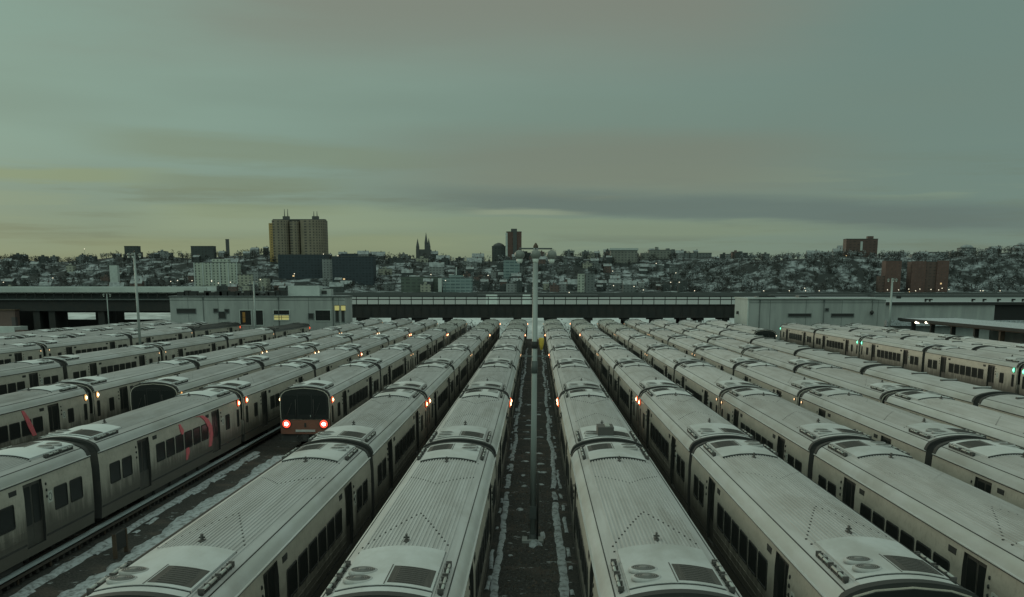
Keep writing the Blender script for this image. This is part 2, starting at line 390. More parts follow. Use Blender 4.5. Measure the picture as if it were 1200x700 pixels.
# ------------------------------------------------------------------ rail cars
L, HL, PITCHC = 25.0, 12.5, 25.9
DOORS = (-6.55, 6.55); DW = .85
def side_x(z):
    if z < 1.35: return 1.545 + (z - .55) / .80 * .055
    if z < 2.78: return 1.60
    return 1.60 - (z - 2.78) / .58 * .040
def crown(x): return 3.95 - .155 * (x / 1.1) ** 2
ROOF_SIDE = [(1.1, 3.795), (1.33, 3.693), (1.43, 3.62), (1.50, 3.52), (1.565, 3.36)]
def roof_profile(ribs):
    pts = []
    if ribs:
        n = 22; p = 2.2 / n
        for i in range(n):
            x0 = -1.1 + i * p
            for fx, dz in ((0.0, 0), (.30, 0), (.42, .026), (.80, .026), (.92, 0)):
                x = x0 + fx * p; pts.append((x, crown(x) + dz))
        pts.append((1.1, crown(1.1)))
    else:
        pts = [(-1.1 + 2.2 * i / 14, crown(-1.1 + 2.2 * i / 14)) for i in range(15)]
    left = [(-x, z) for x, z in ROOF_SIDE[1:]][::-1]
    return left, pts, ROOF_SIDE[1:]
def build_roof(ribs, main, shoulder):
    m = MB(); left, mid, right = roof_profile(ribs)
    for prof, mt, sm in ((left, shoulder, True), ([left[-1], mid[0]], main, False), (mid, main, False), ([mid[-1], right[0]], main, False), (right, shoulder, True)):
        m.loft([[(x, -HL, z) for x, z in prof], [(x, HL, z) for x, z in prof]], mt, False, sm, False)
    for s in (-1, 1):                                            # dark joint between ribs and shoulder
        m.box(s * 1.33 - .012, s * 1.33 + .012, -HL + .32, HL - .32, 3.65, 3.706, 'rubber')
    outline = left + [p for p in mid] + right
    plain = left + [(-1.1 + 2.2 * i / 14, crown(-1.1 + 2.2 * i / 14)) for i in range(15)] + right
    for y0, y1 in ((-HL - .03, -HL + .30), (HL - .30, HL + .03)):      # dark rubber collar round each end
        m.loft([[(x * 1.006, y, z + .05) for x, z in plain] + [(x * .99, y, z - .06) for x, z in plain[::-1]] for y in (y0, y1)], 'rubber', True, False)
    for y in (-HL + .001, HL - .001):
        i = m.add([(x, y, z) for x, z in outline]); m.face(list(range(i, i + len(outline))), 'underside')
    return m
def build_body(oldtype=False):
    m = MB(); ysplit = [-HL]
    for d in DOORS: ysplit += [d - DW, d + DW]
    ysplit.append(HL)
    zs = [.55, .86, 1.35, 2.78, 3.2, 3.36]
    for s in (-1, 1):
        for a in range(5):
            y0, y1 = ysplit[a], ysplit[a + 1]; isdoor = a in (1, 3)
            for z0, z1 in zip(zs, zs[1:]):
                if isdoor and z0 >= .86 and z1 <= 3.2: continue
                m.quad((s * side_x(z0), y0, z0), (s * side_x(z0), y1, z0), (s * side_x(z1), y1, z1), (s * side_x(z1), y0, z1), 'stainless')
            if isdoor:
                for yy in (y0, y1):
                    for z0, z1 in ((.86, 1.35), (1.35, 2.78), (2.78, 3.2)):
                        m.quad((s * side_x(z0), yy, z0), (s * 1.44, yy, z0), (s * 1.44, yy, z1), (s * side_x(z1), yy, z1), 'rubber')
                m.quad((s * side_x(.86), y0, .86), (s * side_x(.86), y1, .86), (s * 1.44, y1, .86), (s * 1.44, y0, .86), 'rubber')
                m.quad((s * side_x(3.2), y0, 3.2), (s * side_x(3.2), y1, 3.2), (s * 1.44, y1, 3.2), (s * 1.44, y0, 3.2), 'rubber')
        for zz in (1.30, 1.55):                                     # two pressed ribs low on the side
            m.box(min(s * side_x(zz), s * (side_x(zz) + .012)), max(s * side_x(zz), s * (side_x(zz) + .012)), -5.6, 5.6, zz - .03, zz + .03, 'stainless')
        for ya, yb in ((-HL + .05, -7.45), (-5.65, 5.65), (7.45, HL - .05)):
            a, b = sorted((s * (side_x(1.04) - .01), s * (side_x(1.04) + .006))); m.box(a, b, ya, yb, 1.0, 1.08, 'underside')
    prof = [(1.545, .55), (1.6, 1.35), (1.6, 2.78), (1.56, 3.36)]
    full = [(-x, z) for x, z in prof] + [(x, z) for x, z in prof[::-1]]
    for y in (-HL, HL):
        i = m.add([(x, y, z) for x, z in full]); m.face(list(range(i, i + len(full))), 'underside')
    m.quad((-1.545, -HL, .55), (1.545, -HL, .55), (1.545, HL, .55), (-1.545, HL, .55), 'underside')
    return m
def rrect(y0, y1, z0, z1, r, n=4):
    pts = []
    for cy, cz, a0 in ((y1 - r, z1 - r, 0), (y0 + r, z1 - r, 90), (y0 + r, z0 + r, 180), (y1 - r, z0 + r, 270)):
        for j in range(n + 1):
            a = R(a0 + 90 * j / n); pts.append((cy + r * math.cos(a), cz + r * math.sin(a)))
    return pts
def window_part(s, yc, w, z0, z1):
    m = MB(); zc = (z0 + z1) / 2; x = 1.60
    f = lambda z, e: s * (side_x(z) + e)
    outer = rrect(yc - w / 2, yc + w / 2, z0, z1, .10); inner = rrect(yc - w / 2 + .05, yc + w / 2 - .05, z0 + .05, z1 - .05, .07)
    rings = [[(f(z, e), y, z) for y, z in o] for o, e in ((outer, -.01), (outer, .024), (inner, .030), (inner, .005))]
    m.loft(rings, 'rubber', False, False)
    i = m.add([(f(z, .006), y, z) for y, z in inner]); m.face(list(range(i, i + len(inner))), 'dark_glass')
    return m
def door_part(s, yc):
    m = MB(); x = s * 1.45
    for a, b in ((yc - DW + .01, yc - .012), (yc + .012, yc + DW - .01)):
        m.box(min(x, x + s * .04), max(x, x + s * .04), a, b, .87, 3.19, 'door_steel')
    m.box(min(x, x + s * .03), max(x, x + s * .03), yc - .012, yc + .012, .87, 3.19, 'rubber')
    return m
def door_windows(s, yc):
    m = MB()
    for a, b in ((yc - DW + .09, yc - .08), (yc + .08, yc + DW - .09)):
        o = rrect(a, b, 1.66, 3.06, .07)
        m.plate(o, s * 1.488, s * .012, 'dark_glass')
    return m
def hood_part(sgn, old=False):
    """air conditioner hood at the end sgn*HL; the whole set at +y is the -y one turned by 180 degrees"""
    m = MB(); n = 14
    def prof(y, dz):
        top = [(-1.03 + 2.06 * i / n, ) for i in range(n + 1)]
        return [(x[0], y, crown(x[0]) + dz) for x in top]
    y0, y1 = -HL + .75, -HL + 4.7
    sec = []
    for y in (y0, y1):
        up = prof(y, .08); dn = prof(y, -.02)[::-1]; sec.append(up + dn)
    m.loft(sec, 'roof_snow', True, False)
    m.loft([prof(-HL + .31, .05) + prof(-HL + .31, -.05)[::-1], prof(-HL + .70, .05) + prof(-HL + .70, -.02)[::-1]], 'roof_snow', True, False)
    m.loft([prof(-HL + .70, .065) + prof(-HL + .70, -.02)[::-1], prof(-HL + .75, .065) + prof(-HL + .75, -.02)[::-1]], 'rubber', True, False)
    m.loft([prof(y1, .065) + prof(y1, -.02)[::-1], prof(y1 + .035, .065) + prof(y1 + .035, -.02)[::-1]], 'rubber', True, False)
    m.box(-.012, .012, y0 + .05, y0 + 1.9, crown(0) + .07, crown(0) + .086, 'fan_dark')
    return turn(m, sgn)
def turn(m, sgn):
    if sgn > 0: m.v = [(-x, -y, z) for x, y, z in m.v]
    return m
def fan_part(sgn, yc):
    m = MB(); x = -.62; z = crown(x) + .072
    m.lathe((x, yc, z), [(.33, -.03), (.33, .045), (.27, .06)], 'roof_frost', 24)
    m.lathe((x, yc, z + .005), [(.27, .0), (.27, .058), (.02, .062)], 'fan_dark', 24)
    for j in range(5):
        r = .05 + j * .048
        m.lathe((x, yc, z + .06), [(r, 0), (r, .012), (r + .014, .012), (r + .014, 0)], 'fan_grey', 20)
    m.lathe((x, yc, z + .055), [(.09, 0), (.09, .03), (.05, .035)], 'fan_grey', 12)
    return turn(m, sgn)
def grille_part(sgn):
    m = MB(); y0, y1 = -HL + .95, -HL + 2.5; x0, x1 = .05, .98
    z = lambda x: crown(x) + .088
    xs = [x0 + (x1 - x0) * i / 6 for i in range(7)]
    m.loft([[(x, y, z(x)) for x in xs] + [(x, y, z(x) - .04) for x in xs[::-1]] for y in (y0, y1)], 'grille', True, False)
    for j in range(9):
        y = y0 + .08 + j * (y1 - y0 - .16) / 8
        m.loft([[(x, y - .02, z(x) + .012) for x in xs[1:-1]] + [(x, y - .02, z(x) - .01) for x in xs[-2:0:-1]], [(x, y + .02, z(x) + .012) for x in xs[1:-1]] + [(x, y + .02, z(x) - .01) for x in xs[-2:0:-1]]], 'fan_dark', True, False)
    return turn(m, sgn)
def pipes_part(sgn, s):
    m = MB(); x = s * 1.19; z = 3.765
    m.box(x - .04, x + .04, -HL + .85, -HL + 3.7, z - .04, z + .035, 'rubber')
    m.tube((x + s * .03, -HL + 1.0, z + .085), (x + s * .03, -HL + 2.1, z + .085), .035, .035, 'pipe', 8)
    m.tube((x + s * .03, -HL + 2.4, z + .085), (x + s * .03, -HL + 3.4, z + .085), .035, .035, 'pipe', 8)
    for y in (.95, 1.45, 2.1, 2.38, 2.95, 3.42, 3.62):
        m.box(x - .065, x + .065, -HL + y - .035, -HL + y + .035, z, z + .12, 'fan_dark')
    return turn(m, sgn)
def antenna_part(sgn):
    m = MB(); y = -HL + 5.5; z = crown(0)
    m.box(-.06, .06, y - .16, y + .16, z - .02, z + .05, 'fan_dark')
    m.box(-.022, .022, y - .07, y + .07, z + .04, z + .20, 'fan_dark')
    m.box(-.075, .075, y - .03, y + .03, z + .10, z + .13, 'rubber')
    return turn(m, sgn)
def seam_part(sgn, tip, arm):
    m = MB(); n = 22; p = 2.2 / n
    for i in range(n):
        x = -1.1 + (i + .14) * p; y = -HL + tip - (tip - arm) * abs(x) / 1.1
        m.box(x - .028, x + .028, y - .05, y + .05, crown(x) - .02, crown(x) + .016, 'seam_dark')
        y = -HL + 4.82; m.box(x - .028, x + .028, y - .05, y + .05, crown(x) - .02, crown(x) + .014, 'seam_dark')
    return turn(m, sgn)
def gutter_part(s):
    m = MB(); a, b = sorted((s * 1.548, s * 1.612)); m.box(a, b, -HL + .02, HL - .02, 3.345, 3.372, 'roof_shoulder')
    a, b = sorted((s * 1.545, s * 1.585)); m.box(a, b, -HL + .03, HL - .03, 3.30, 3.345, 'underside'); return m
def sign_part(s, yc):
    m = MB(); x = s * side_x(3.05); a, b = sorted((x - s * .01, x + s * .012)); m.box(a, b, yc - .32, yc + .32, 2.96, 3.14, 'rubber'); return m
def buttons_part(s, yc):
    m = MB()
    for z in (2.95, 2.72, 2.48):
        m.lathe((s * side_x(z), yc, z), [(.055, 0.0), (.055, s * .03), (.03, s * .04)], 'rubber', 10, 'x')
    return m
def emblem_part(s, yc):
    m = MB(); z = 2.42
    m.plate(rrect(yc - .22, yc + .22, z - .22, z + .22, .05), s * 1.596, s * .010, 'emblem')
    m.lathe((s * 1.604, yc, z), [(.15, 0), (.15, s * .006), (.12, s * .006), (.12, 0)], 'underside', 20, 'x'); return m
def marker_part(s, m_):
    m = MB(); y = -HL + .62; z = 3.12; x = s * side_x(z)
    if m_ == 'dim_lamp':
        m.lathe((x, y, z), [(.10, 0), (.10, s * .05), (.085, s * .06)], 'rubber', 12, 'x'); m.lathe((x + s * .05, y, z), [(.07, 0), (.06, s * .04), (.03, s * .05)], m_, 12, 'x'); return m
    ring = {'amber_lamp': 'red_halo_ring', 'red_lamp': 'red_halo_ring', 'green_lamp': 'green_halo_ring'}.get(m_, 'amber_halo_ring')
    m.lathe((x, y, z), [(.23, 0), (.23, s * .04), (.21, s * .05)], 'rubber', 14, 'x')
    m.lathe((x + s * .03, y, z), [(.215, 0), (.20, s * .05), (.14, s * .07)], ring, 14, 'x')
    m.lathe((x + s * .06, y, z), [(.11, 0), (.095, s * .07), (.03, s * .10)], m_, 14, 'x'); return m
def mask_part():
    m = MB()
    o = [(-1.50, 1.95), (1.50, 1.95), (1.53, 2.6), (1.50, 3.30), (1.42, 3.50), (1.22, 3.68), (.8, 3.81), (0, 3.88), (-.8, 3.81), (-1.22, 3.68), (-1.42, 3.50), (-1.50, 3.30), (-1.53, 2.6)]
    m.loft([[(x, -HL - .09, z) for x, z in o], [(x * .985, -HL - .13, 2.9 + (z - 2.9) * .985) for x, z in o]], 'mask_black', True, False)
    p = [(x * 1.026, 2.9 + (z - 2.9) * 1.026) for x, z in o]
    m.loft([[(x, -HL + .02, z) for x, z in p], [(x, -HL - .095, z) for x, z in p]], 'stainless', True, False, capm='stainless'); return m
def lower_front_part(mt):
    m = MB(); o = [(-1.54, 1.02), (1.54, 1.02), (1.57, 1.5), (1.55, 1.90), (-1.55, 1.90), (-1.57, 1.5)]
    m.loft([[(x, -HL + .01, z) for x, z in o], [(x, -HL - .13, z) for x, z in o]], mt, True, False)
    m.box(-.62, .62, -HL - .16, -HL - .12, 1.16, 1.30, 'roof_shoulder'); m.box(-.06, .06, -HL - .15, -HL - .12, 1.45, 1.72, 'rubber')
    return m
def tail_lamp_part(x, on):
    m = MB(); c = (x, -HL - .12, 1.66)
    m.lathe(c, [(.30, 0.0), (.30, -.05), (.28, -.07)], 'rubber', 20, 'y')
    m.lathe((x, -HL - .17, 1.66), [(.27, 0), (.22, -.05)], 'red_lamp' if on else 'rubber', 20, 'y')  # red lens made wide and glowing to take in the halo
    m.lathe((x, -HL - .21, 1.66), [(.115, 0), (.09, -.04)], 'red_core' if on else 'fan_dark', 16, 'y'); return m
def front_window_part():
    m = MB(); z0, z1 = 2.25, 3.45
    for a, b in ((-1.36, -.46), (-.40, .40), (.46, 1.36)):
        m.loft([[(y, -HL - .12, z) for y, z in rrect(a, b, z0, z1, .1)], [(y, -HL - .136, z) for y, z in rrect(a, b, z0, z1, .1)]], 'dark_glass', True, False)
    return m
def wiper_part(x):
    m = MB(); m.tube((x, -HL - .15, 2.16), (x + .28, -HL - .16, 2.80), .012, .010, 'fan_dark', 6); m.tube((x + .2, -HL - .165, 2.55), (x + .33, -HL - .165, 2.98), .012, .012, 'underside', 6); return m
def handrail_part(x):
    m = MB(); m.tube((x, -HL - .20, 2.05), (x, -HL - .20, 3.2), .015, .015, 'fan_dark', 8)
    for z in (2.08, 3.17): m.tube((x, -HL - .12, z), (x, -HL - .20, z), .015, .015, 'fan_dark', 6)
    return m
def end_door_part():
    m = MB()
    for a, b in ((-.46, -.43), (.43, .46)): m.box(a, b, -HL - .147, -HL - .13, 1.97, 3.60, 'rubber')
    m.box(-.46, .46, -HL - .147, -HL - .13, 3.57, 3.61, 'rubber'); m.box(.33, .37, -HL - .16, -HL - .13, 2.1, 2.22, 'pipe'); return m
def hose_part(x):
    m = MB(); p = [(x, -HL - .12, .95), (x * 1.1, -HL - .26, .72), (x * .8, -HL - .30, .52), (x * .5, -HL - .24, .60)]
    for q0, q1 in zip(p, p[1:]): m.tube(q0, q1, .035, .035, 'rubber', 6)
    return m
def bellows_part():
    m = MB()
    for j in range(6):
        y = HL + .01 + j * .07; e = .03 * (j % 2)
        m.box(-.62 - e, .62 + e, y, y + .07, 1.0, 3.35 + e, 'rubber')
    return m
def under_part():
    m = MB(); m.box(-1.25, 1.25, -5.9, 5.9, .22, .54, 'underside')
    for s in (-1, 1):
        for y in (-5.0, -2.6, .2, 2.9):
            m.box(min(s * 1.25, s * 1.38), max(s * 1.25, s * 1.38), y, y + 1.8, .26, .53, 'underside')
    return m
def bogie_part(yc):
    m = MB()
    for s in (-1, 1):
        m.box(min(s * .95, s * 1.12), max(s * .95, s * 1.12), yc - 1.5, yc + 1.5, .36, .53, 'underside')
        for dy in (-1.3, 1.3):
            m.lathe((s * .72, yc + dy, .27), [(.27, -.07), (.27, .07)], 'underside', 18, 'x')
    m.box(-1.0, 1.0, yc - .2, yc + .2, .4, .54, 'underside'); return m
def coupler_part():
    m = MB(); m.box(-.14, .14, -HL - .34, -HL + .2, .62, .92, 'underside'); m.box(-.24, .24, -HL - .30, -HL - .10, .56, .98, 'rubber'); return m

def car_parts(lamp='amber_lamp', front=None):
    """list of (name, mesh builder, parent index or None); front None, 'dark' or 'red' adds the cab face lamps"""
    P = []
    def p(n, m, par=None): P.append((n, m, par)); return len(P) - 1
    p('body', build_body()); p('roof', build_roof(True, 'roof_frost', 'roof_shoulder'))
    for s in (-1, 1): p('gutter', gutter_part(s))
    for sg in (-1, 1):
        hd = p('ac_hood', hood_part(sg))
        for d in (1.33, 2.13): p('fan', fan_part(sg, -HL + d), hd)
        p('grille', grille_part(sg), hd)
        for s in (-1, 1): p('roof_pipe', pipes_part(sg, s), hd)
        p('antenna', antenna_part(sg))
    p('roof_seam', seam_part(-1, 9.4, 5.4)); p('roof_seam', seam_part(1, 10.5, 8.1))
    for s in (-1, 1):
        for d in DOORS:
            k = p('door', door_part(s, d)); p('door_window', door_windows(s, d), k)
            p('door_indicator', buttons_part(s, d + (1.15 if d > 0 else -1.15)))
            p('destination_sign', sign_part(s, d - (1.75 if d > 0 else -1.75)))
        for j in range(6): p('window', window_part(s, -4.05 + j * 1.62, 1.40, 1.82, 2.70))
        for yc in (9.05, 10.65): p('window', window_part(s, yc, 1.32, 1.82, 2.70))
        p('window', window_part(s, -9.2, .95, 1.82, 2.70)); p('cab_window', window_part(s, -11.75, .52, 1.70, 2.74))
        p('emblem', emblem_part(s, 8.02 if s > 0 else -8.02 - .1)); p('marker_lamp', marker_part(s, lamp))
    k = p('windshield', mask_part()); p('front_window', front_window_part(), k)
    p('end_door', end_door_part(), k)
    for x in (-1.15, .62): p('wiper', wiper_part(x), k)
    if front:
        for x in (-.56, .56): p('handrail', handrail_part(x))
        for x in (-.5, .5): p('hose', hose_part(x))
    p('front_panel', lower_front_part('lamp_glow_panel' if front == 'red' else 'stainless'))
    if front:
        for x in (-1.18, 1.18): p('tail_lamp', tail_lamp_part(x, front == 'red'))
    p('gangway_bellows', bellows_part()); p('underframe', under_part())
    for y in (-8.6, 8.6): p('bogie', bogie_part(y))
    p('coupler', coupler_part()); return P
def old_car_parts(end=None):
    P = []
    def p(n, m, par=None): P.append((n, m, par)); return len(P) - 1
    p('body', build_body()); p('roof', build_roof(False, 'roof_frost', 'roof_shoulder'))
    for s in (-1, 1): p('gutter', gutter_part(s))
    for y in (-9.5, -3.2, 3.2, 9.5):
        m = MB(); z = crown(0); m.box(-.55, .55, y - .14, y + .14, z - .05, z + .07, 'fan_dark'); m.box(-.50, .50, y - .10, y + .10, z + .07, z + .10, 'roof_snow'); p('roof_vent', m)
    for y in (-HL + .35, HL - .35):
        m = MB(); m.loft([[(x, y - .12, crown(x) + .03) for x in (-1.0, -.5, 0, .5, 1.0)] + [(x, y - .12, crown(x) - .03) for x in (1.0, 0, -1.0)],
                          [(x, y + .12, crown(x) + .03) for x in (-1.0, -.5, 0, .5, 1.0)] + [(x, y + .12, crown(x) - .03) for x in (1.0, 0, -1.0)]], 'fan_dark', True, False)
        p('roof_edge', m)
    for s in (-1, 1):
        for d in DOORS: k = p('door', door_part(s, d)); p('door_window', door_windows(s, d), k)
        for j in range(6): p('window', window_part(s, -4.05 + j * 1.62, 1.30, 1.82, 2.70))
        for yc in (9.05, 10.65, -9.05, -10.65): p('window', window_part(s, yc, 1.25, 1.82, 2.70))
    p('gangway_bellows', bellows_part()); p('underframe', under_part())
    for y in (-8.6, 8.6): p('bogie', bogie_part(y))
    return P

def proto_parts(name, parts):
    root = empty(name); objs = []
    for n, m, par in parts:
        o = m.build(n, root if par is None else objs[par]); objs.append(o); reg(o)
    return root
def proto_joined(name, parts):
    m = MB()
    for n, q, par in parts: m.merge(q)
    return m.build(name)
PROTO = {}
def proto(kind):
    if kind not in PROTO:
        base, lod = kind; base, _, wear = base.partition(':')
        parts = {'amber': lambda: car_parts('amber_lamp'), 'dim': lambda: car_parts('dim_lamp'), 'white': lambda: car_parts('white_lamp'), 'green': lambda: car_parts('green_lamp'), 'redlamp': lambda: car_parts('red_lamp'),
                 'redface': lambda: car_parts('amber_lamp', 'red'), 'darkface': lambda: car_parts('white_lamp', 'dark'), 'old': old_car_parts}[base]()
        if wear:
            swap = {'roof_snow': 'hood_snow'} if wear == 'snowy' else {z: 'roof_' + wear for z in ('roof_frost', 'roof_snow', 'roof_shoulder')}
            for n, q, par in parts: q.m = [swap.get(z, z) for z in q.m] if n in ('roof', 'ac_hood') else q.m
        PROTO[kind] = [proto_parts('rail_car', parts) if lod == 'full' else proto_joined('rail_car', parts), True]
    return PROTO[kind]
def new_car(kind):
    pr = proto(kind)
    if pr[1]: pr[1] = False; return pr[0]
    return copy_tree(pr[0])

ORD = ['first', 'second', 'third', 'fourth', 'fifth', 'sixth', 'seventh', 'eighth', 'ninth']
# (where, x, y of the first coupling, first car, last car, slope, lamp kind, cab parity, full detail up to y)
TRAINS = [
 ('train just left of the tall mast',            -3.2, 23.7, 0, 7, 0, 'amber', 0, 135),
 ('second train left of the tall mast',          -8.3, 23.6, 0, 7, 0, 'amber', 0, 135),
 ('train led by the red-lit cab',               -14.5, 24.3, 2, 7, 0, 'amber', 0, 135),
 ('long train left of the red-lit cab',         -19.9, 24.0, 0, 7, 0, 'amber', 0, 135),
 ('train led by the dark cab face',             -25.0, 27.5, 2, 7, 0, 'white', 0, 135),
 ('train left of the dark cab face',            -30.6, 27.5, 1, 7, 0, 'white', 0, 135),
 ('second train left of the dark cab face',     -42.3, 28.0, 1, 6, .025, 'dim', 0, 135),
 ('third train left of the dark cab face',      -55.3, 32.0, 3, 6, .045, 'dim', 0, 125),
 ('third train from the far left edge',         -60.6, 27.0, 3, 7, .045, 'dim', 0, 0),
 ('second train from the far left edge',        -65.8, 24.0, 4, 7, .045, 'dim', 0, 0),
 ('farthest left train below the overpass',     -71.0, 22.0, 4, 7, .045, 'dim', 0, 0),
 ('train just right of the tall mast',            3.05, 24.0, 0, 7, 0, 'amber', 0, 135),
 ('second train right of the tall mast',          8.1, 25.0, 0, 7, 0, 'amber', 0, 135),
 ('third train right of the tall mast',          13.15, 25.0, 0, 7, 0, 'dim', 0, 135),
 ('fourth train right of the tall mast',         18.1, 25.2, 0, 7, 0, 'dim', 0, 135),
 ('fifth train right of the tall mast',          22.7, 23.0, 1, 7, 0, 'dim', 0, 135),
 ('plain-roofed train beside the long grey wall', 27.7, 21.2, 1, 7, 0, 'old', 0, 135),
 ('short train by the pale wall corner',         32.6, 20.6, 6, 7, 0, 'dim', 0, 0),
 ('train with green lamps at the right',         42.4, 26.8, 2, 6, 0, 'green', 1, 240),
 ('plain-roofed train behind the green lamps',   47.4, 26.5, 2, 6, 0, 'old', 0, 135),
 ('train beside the platform canopy',            52.5, 25.0, 3, 6, 0, 'dim', 0, 0),
]
KINDTXT = {'old': 'plain-roofed steel rail car'}
SPECIAL = {('train led by the red-lit cab', 2): 'rail car with black cab face and two glowing red lamps',
           ('train led by the dark cab face', 2): 'rail car with unlit black cab face turned to the camera'}
CARS = {}
for where, x, y0, a, b, slope, lamp, par, full in TRAINS:
    grp = 'rail cars of the ' + where
    ang = math.atan(slope)
    for i in range(a, b + 1):
        yc = y0 + PITCHC * (i + .5); lod = 'full' if yc - 13 < full else 'far'
        kind = 'dim' if lamp == 'amber' and i >= 3 and rnd.random() < .4 else lamp
        if abs(x) < 16 and yc > 178: kind += ':dirty'
        if i == b and ('second train left of the dark' in where or 'third train left of the dark' in where): kind = 'redlamp:bare'
        if (where, i) in SPECIAL: kind = 'redface' if 'red-lit' in where else 'darkface'
        if where.startswith('short train') and i == a: kind = 'darkface'
        if x < -14 and ':' not in kind: kind += ':snowy'
        c = new_car((kind, lod))
        flip = (i + par) % 2 == 1 or 'bare' in kind
        c.location = (x + slope * (yc - 150 if slope == .045 else yc - 107), yc, 0); c.rotation_euler = (0, 0, (math.pi if flip else 0) - ang)
        n = i - a
        pos = 'nearest' if n == 0 else 'farthest' if i == b else ORD[n]
        short = where.replace(' the ', ' ').replace('tall mast', 'light mast')
        dirty = 'grimy' if 'dirty' in kind or 'bare' in kind else 'plain-roofed' if lamp == 'old' else 'frosted'
        short = short.replace('plain-roofed train', 'old train')
        c['label'] = SPECIAL.get((where, i)) or (dirty + ' rail car, ' + (pos + ' of ' if n == 0 or i == b else pos + ' from camera in ') + short)
        c['category'] = 'rail car'; c['group'] = grp
        CARS[(where, i)] = c

q = MB(); q.box(-.25, .42, 10.35, 11.75, crown(0) + .08, crown(0) + .42, 'fan_dark'); q.box(-.1, .1, 10.5, 11.6, crown(0) + .42, crown(0) + .46, 'roof_dirty')
q.build('equipment_box', CARS[('train just right of the tall mast', 1)])
# red light reflections painted as streaks on the cars at the left
def reflection_streaks(car, s, strokes):
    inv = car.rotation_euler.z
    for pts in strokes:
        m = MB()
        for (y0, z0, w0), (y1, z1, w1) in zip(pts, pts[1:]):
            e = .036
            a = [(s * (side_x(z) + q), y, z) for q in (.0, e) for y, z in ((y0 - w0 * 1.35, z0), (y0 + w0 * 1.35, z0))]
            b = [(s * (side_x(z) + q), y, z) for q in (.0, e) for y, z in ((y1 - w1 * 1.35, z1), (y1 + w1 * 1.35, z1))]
            m.loft([[a[0], a[1], a[3], a[2]], [b[0], b[1], b[3], b[2]]], 'reflection_red', True, False)
        m.build('reflection_streaks', car, label='red light reflection painted on the car side')
# car 1 of the long left train is turned round: its right side is local -x, camera-ward is local +y
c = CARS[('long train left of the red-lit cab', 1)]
reflection_streaks(c, -1, [[(-2.6, 3.25, .10), (-3.6, 3.20, .22), (-4.5, 2.9, .30), (-5.2, 2.4, .30), (-5.35, 1.9, .26), (-5.0, 1.35, .2)],
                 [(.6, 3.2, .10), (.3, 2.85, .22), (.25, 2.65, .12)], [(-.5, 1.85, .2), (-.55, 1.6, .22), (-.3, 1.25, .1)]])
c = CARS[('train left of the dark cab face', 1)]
reflection_streaks(c, -1, [[(-2.1, 3.25, .12), (-2.5, 2.8, .2), (-3.0, 2.2, .24), (-3.4, 1.7, .2)], [(-3.1, 1.35, .14), (-3.2, 1.1, .2)]])

# ------------------------------------------------------------------ tracks
def track(x, y0, y1, label, slope=0, cover=None):
    t = empty('railway_track', (x, 0, 0), 0, label, 'track', 'tracks of the rail yard')
    if slope: t.rotation_euler.z = -math.atan(slope)
    for s in (-1, 1):
        m = MB(); xc = s * .7175
        m.box(xc - .035, xc + .035, y0, y1, -.04, 0, 'rail_steel'); m.box(xc - .01, xc + .01, y0, y1, -.13, -.04, 'rail_steel'); m.box(xc - .07, xc + .07, y0, y1, -.16, -.13, 'rail_steel')
        m.build('rail', t)
    m = MB(); y = y0
    while y < y1: m.box(-1.3, 1.3, y, y + .24, -.30, -.16, 'sleeper'); y += .65
    m.build('sleepers', t, kind='stuff')
    if cover:
        m = MB(); m.box(cover - .12, cover + .12, y0, y1, .16, .22, 'cover_board'); m.box(cover - .05, cover + .05, y0, y1, -.05, .06, 'rail_steel')
        yy = y0
        while yy < y1: m.box(cover - .09 , cover - .03, yy, yy + .08, -.28, .16, 'timber_brown'); yy += 3.0
        m.build('third_rail_cover', t)
for where, x, yy0, a, b, slope, lamp, par, full in TRAINS:
    if slope: x = x - slope * (107 if slope == .025 else 150)
    cov = 1.42 if 'long train left' in where else None
    nm = where.replace('train led by the', 'the').replace('plain-roofed train', 'plain-roofed cars')
    track(x, 12 if 'led by the red' in where or abs(x) < 20 else 30, 233, 'railway track under the ' + where, slope, cov)

# snow lying along the aisles
def snow_strip(mb, x, y0, y1, w, jit, step=.55, gaps=.08, z=-.31, hgt=.035, side=0):
    y = y0; ring = None; off = 0.0
    while y < y1:
        off += rnd.uniform(-jit, jit); off *= .9
        if rnd.random() < gaps: ring = None; y += step * rnd.uniform(.5, 2); continue
        ww = w * rnd.uniform(.78, 1.2); xx = x + off
        new = [(xx - ww / 2, y, z), (xx - ww * .28, y, z + hgt * rnd.uniform(.6, 1.2)), (xx + ww * .25, y, z + hgt * rnd.uniform(.6, 1.2)), (xx + ww / 2, y, z)]
        if ring: mb.loft([ring, new], 'snow', True, True, False) if False else mb.loft([ring, new], 'snow', False, True, False)
        ring = new; y += step * rnd.uniform(.7, 1.4)
def snow_patch(mb, x, y, rx, ry, z=-.31, hgt=.06):
    n = 11; a = [1 + rnd.uniform(-.45, .35) for _ in range(n)]
    i = mb.add([(x + rx * a[j] * math.cos(2 * math.pi * j / n), y + ry * a[j] * math.sin(2 * math.pi * j / n), z) for j in range(n)])
    c = mb.add([(x + rx * .55 * a[j] * math.cos(2 * math.pi * j / n), y + ry * .55 * a[j] * math.sin(2 * math.pi * j / n), z + hgt) for j in range(n)])
    for j in range(n): mb.face((i + j, i + (j + 1) % n, c + (j + 1) % n, c + j), 'snow', True)
    mb.face([c + j for j in range(n)], 'snow', True)
sn = MB()
snow_strip(sn, 1.03, 24, 60, .34, .025, gaps=.0); snow_strip(sn, 1.06, 60, 210, .26, .05, gaps=.03); snow_strip(sn, 1.38, 24, 210, .14, .05, gaps=.3)
snow_strip(sn, -1.40, 24, 60, .26, .03, gaps=.0); snow_strip(sn, -1.42, 60, 210, .24, .06, gaps=.05); snow_strip(sn, -1.62, 24, 210, .14, .05, gaps=.35)
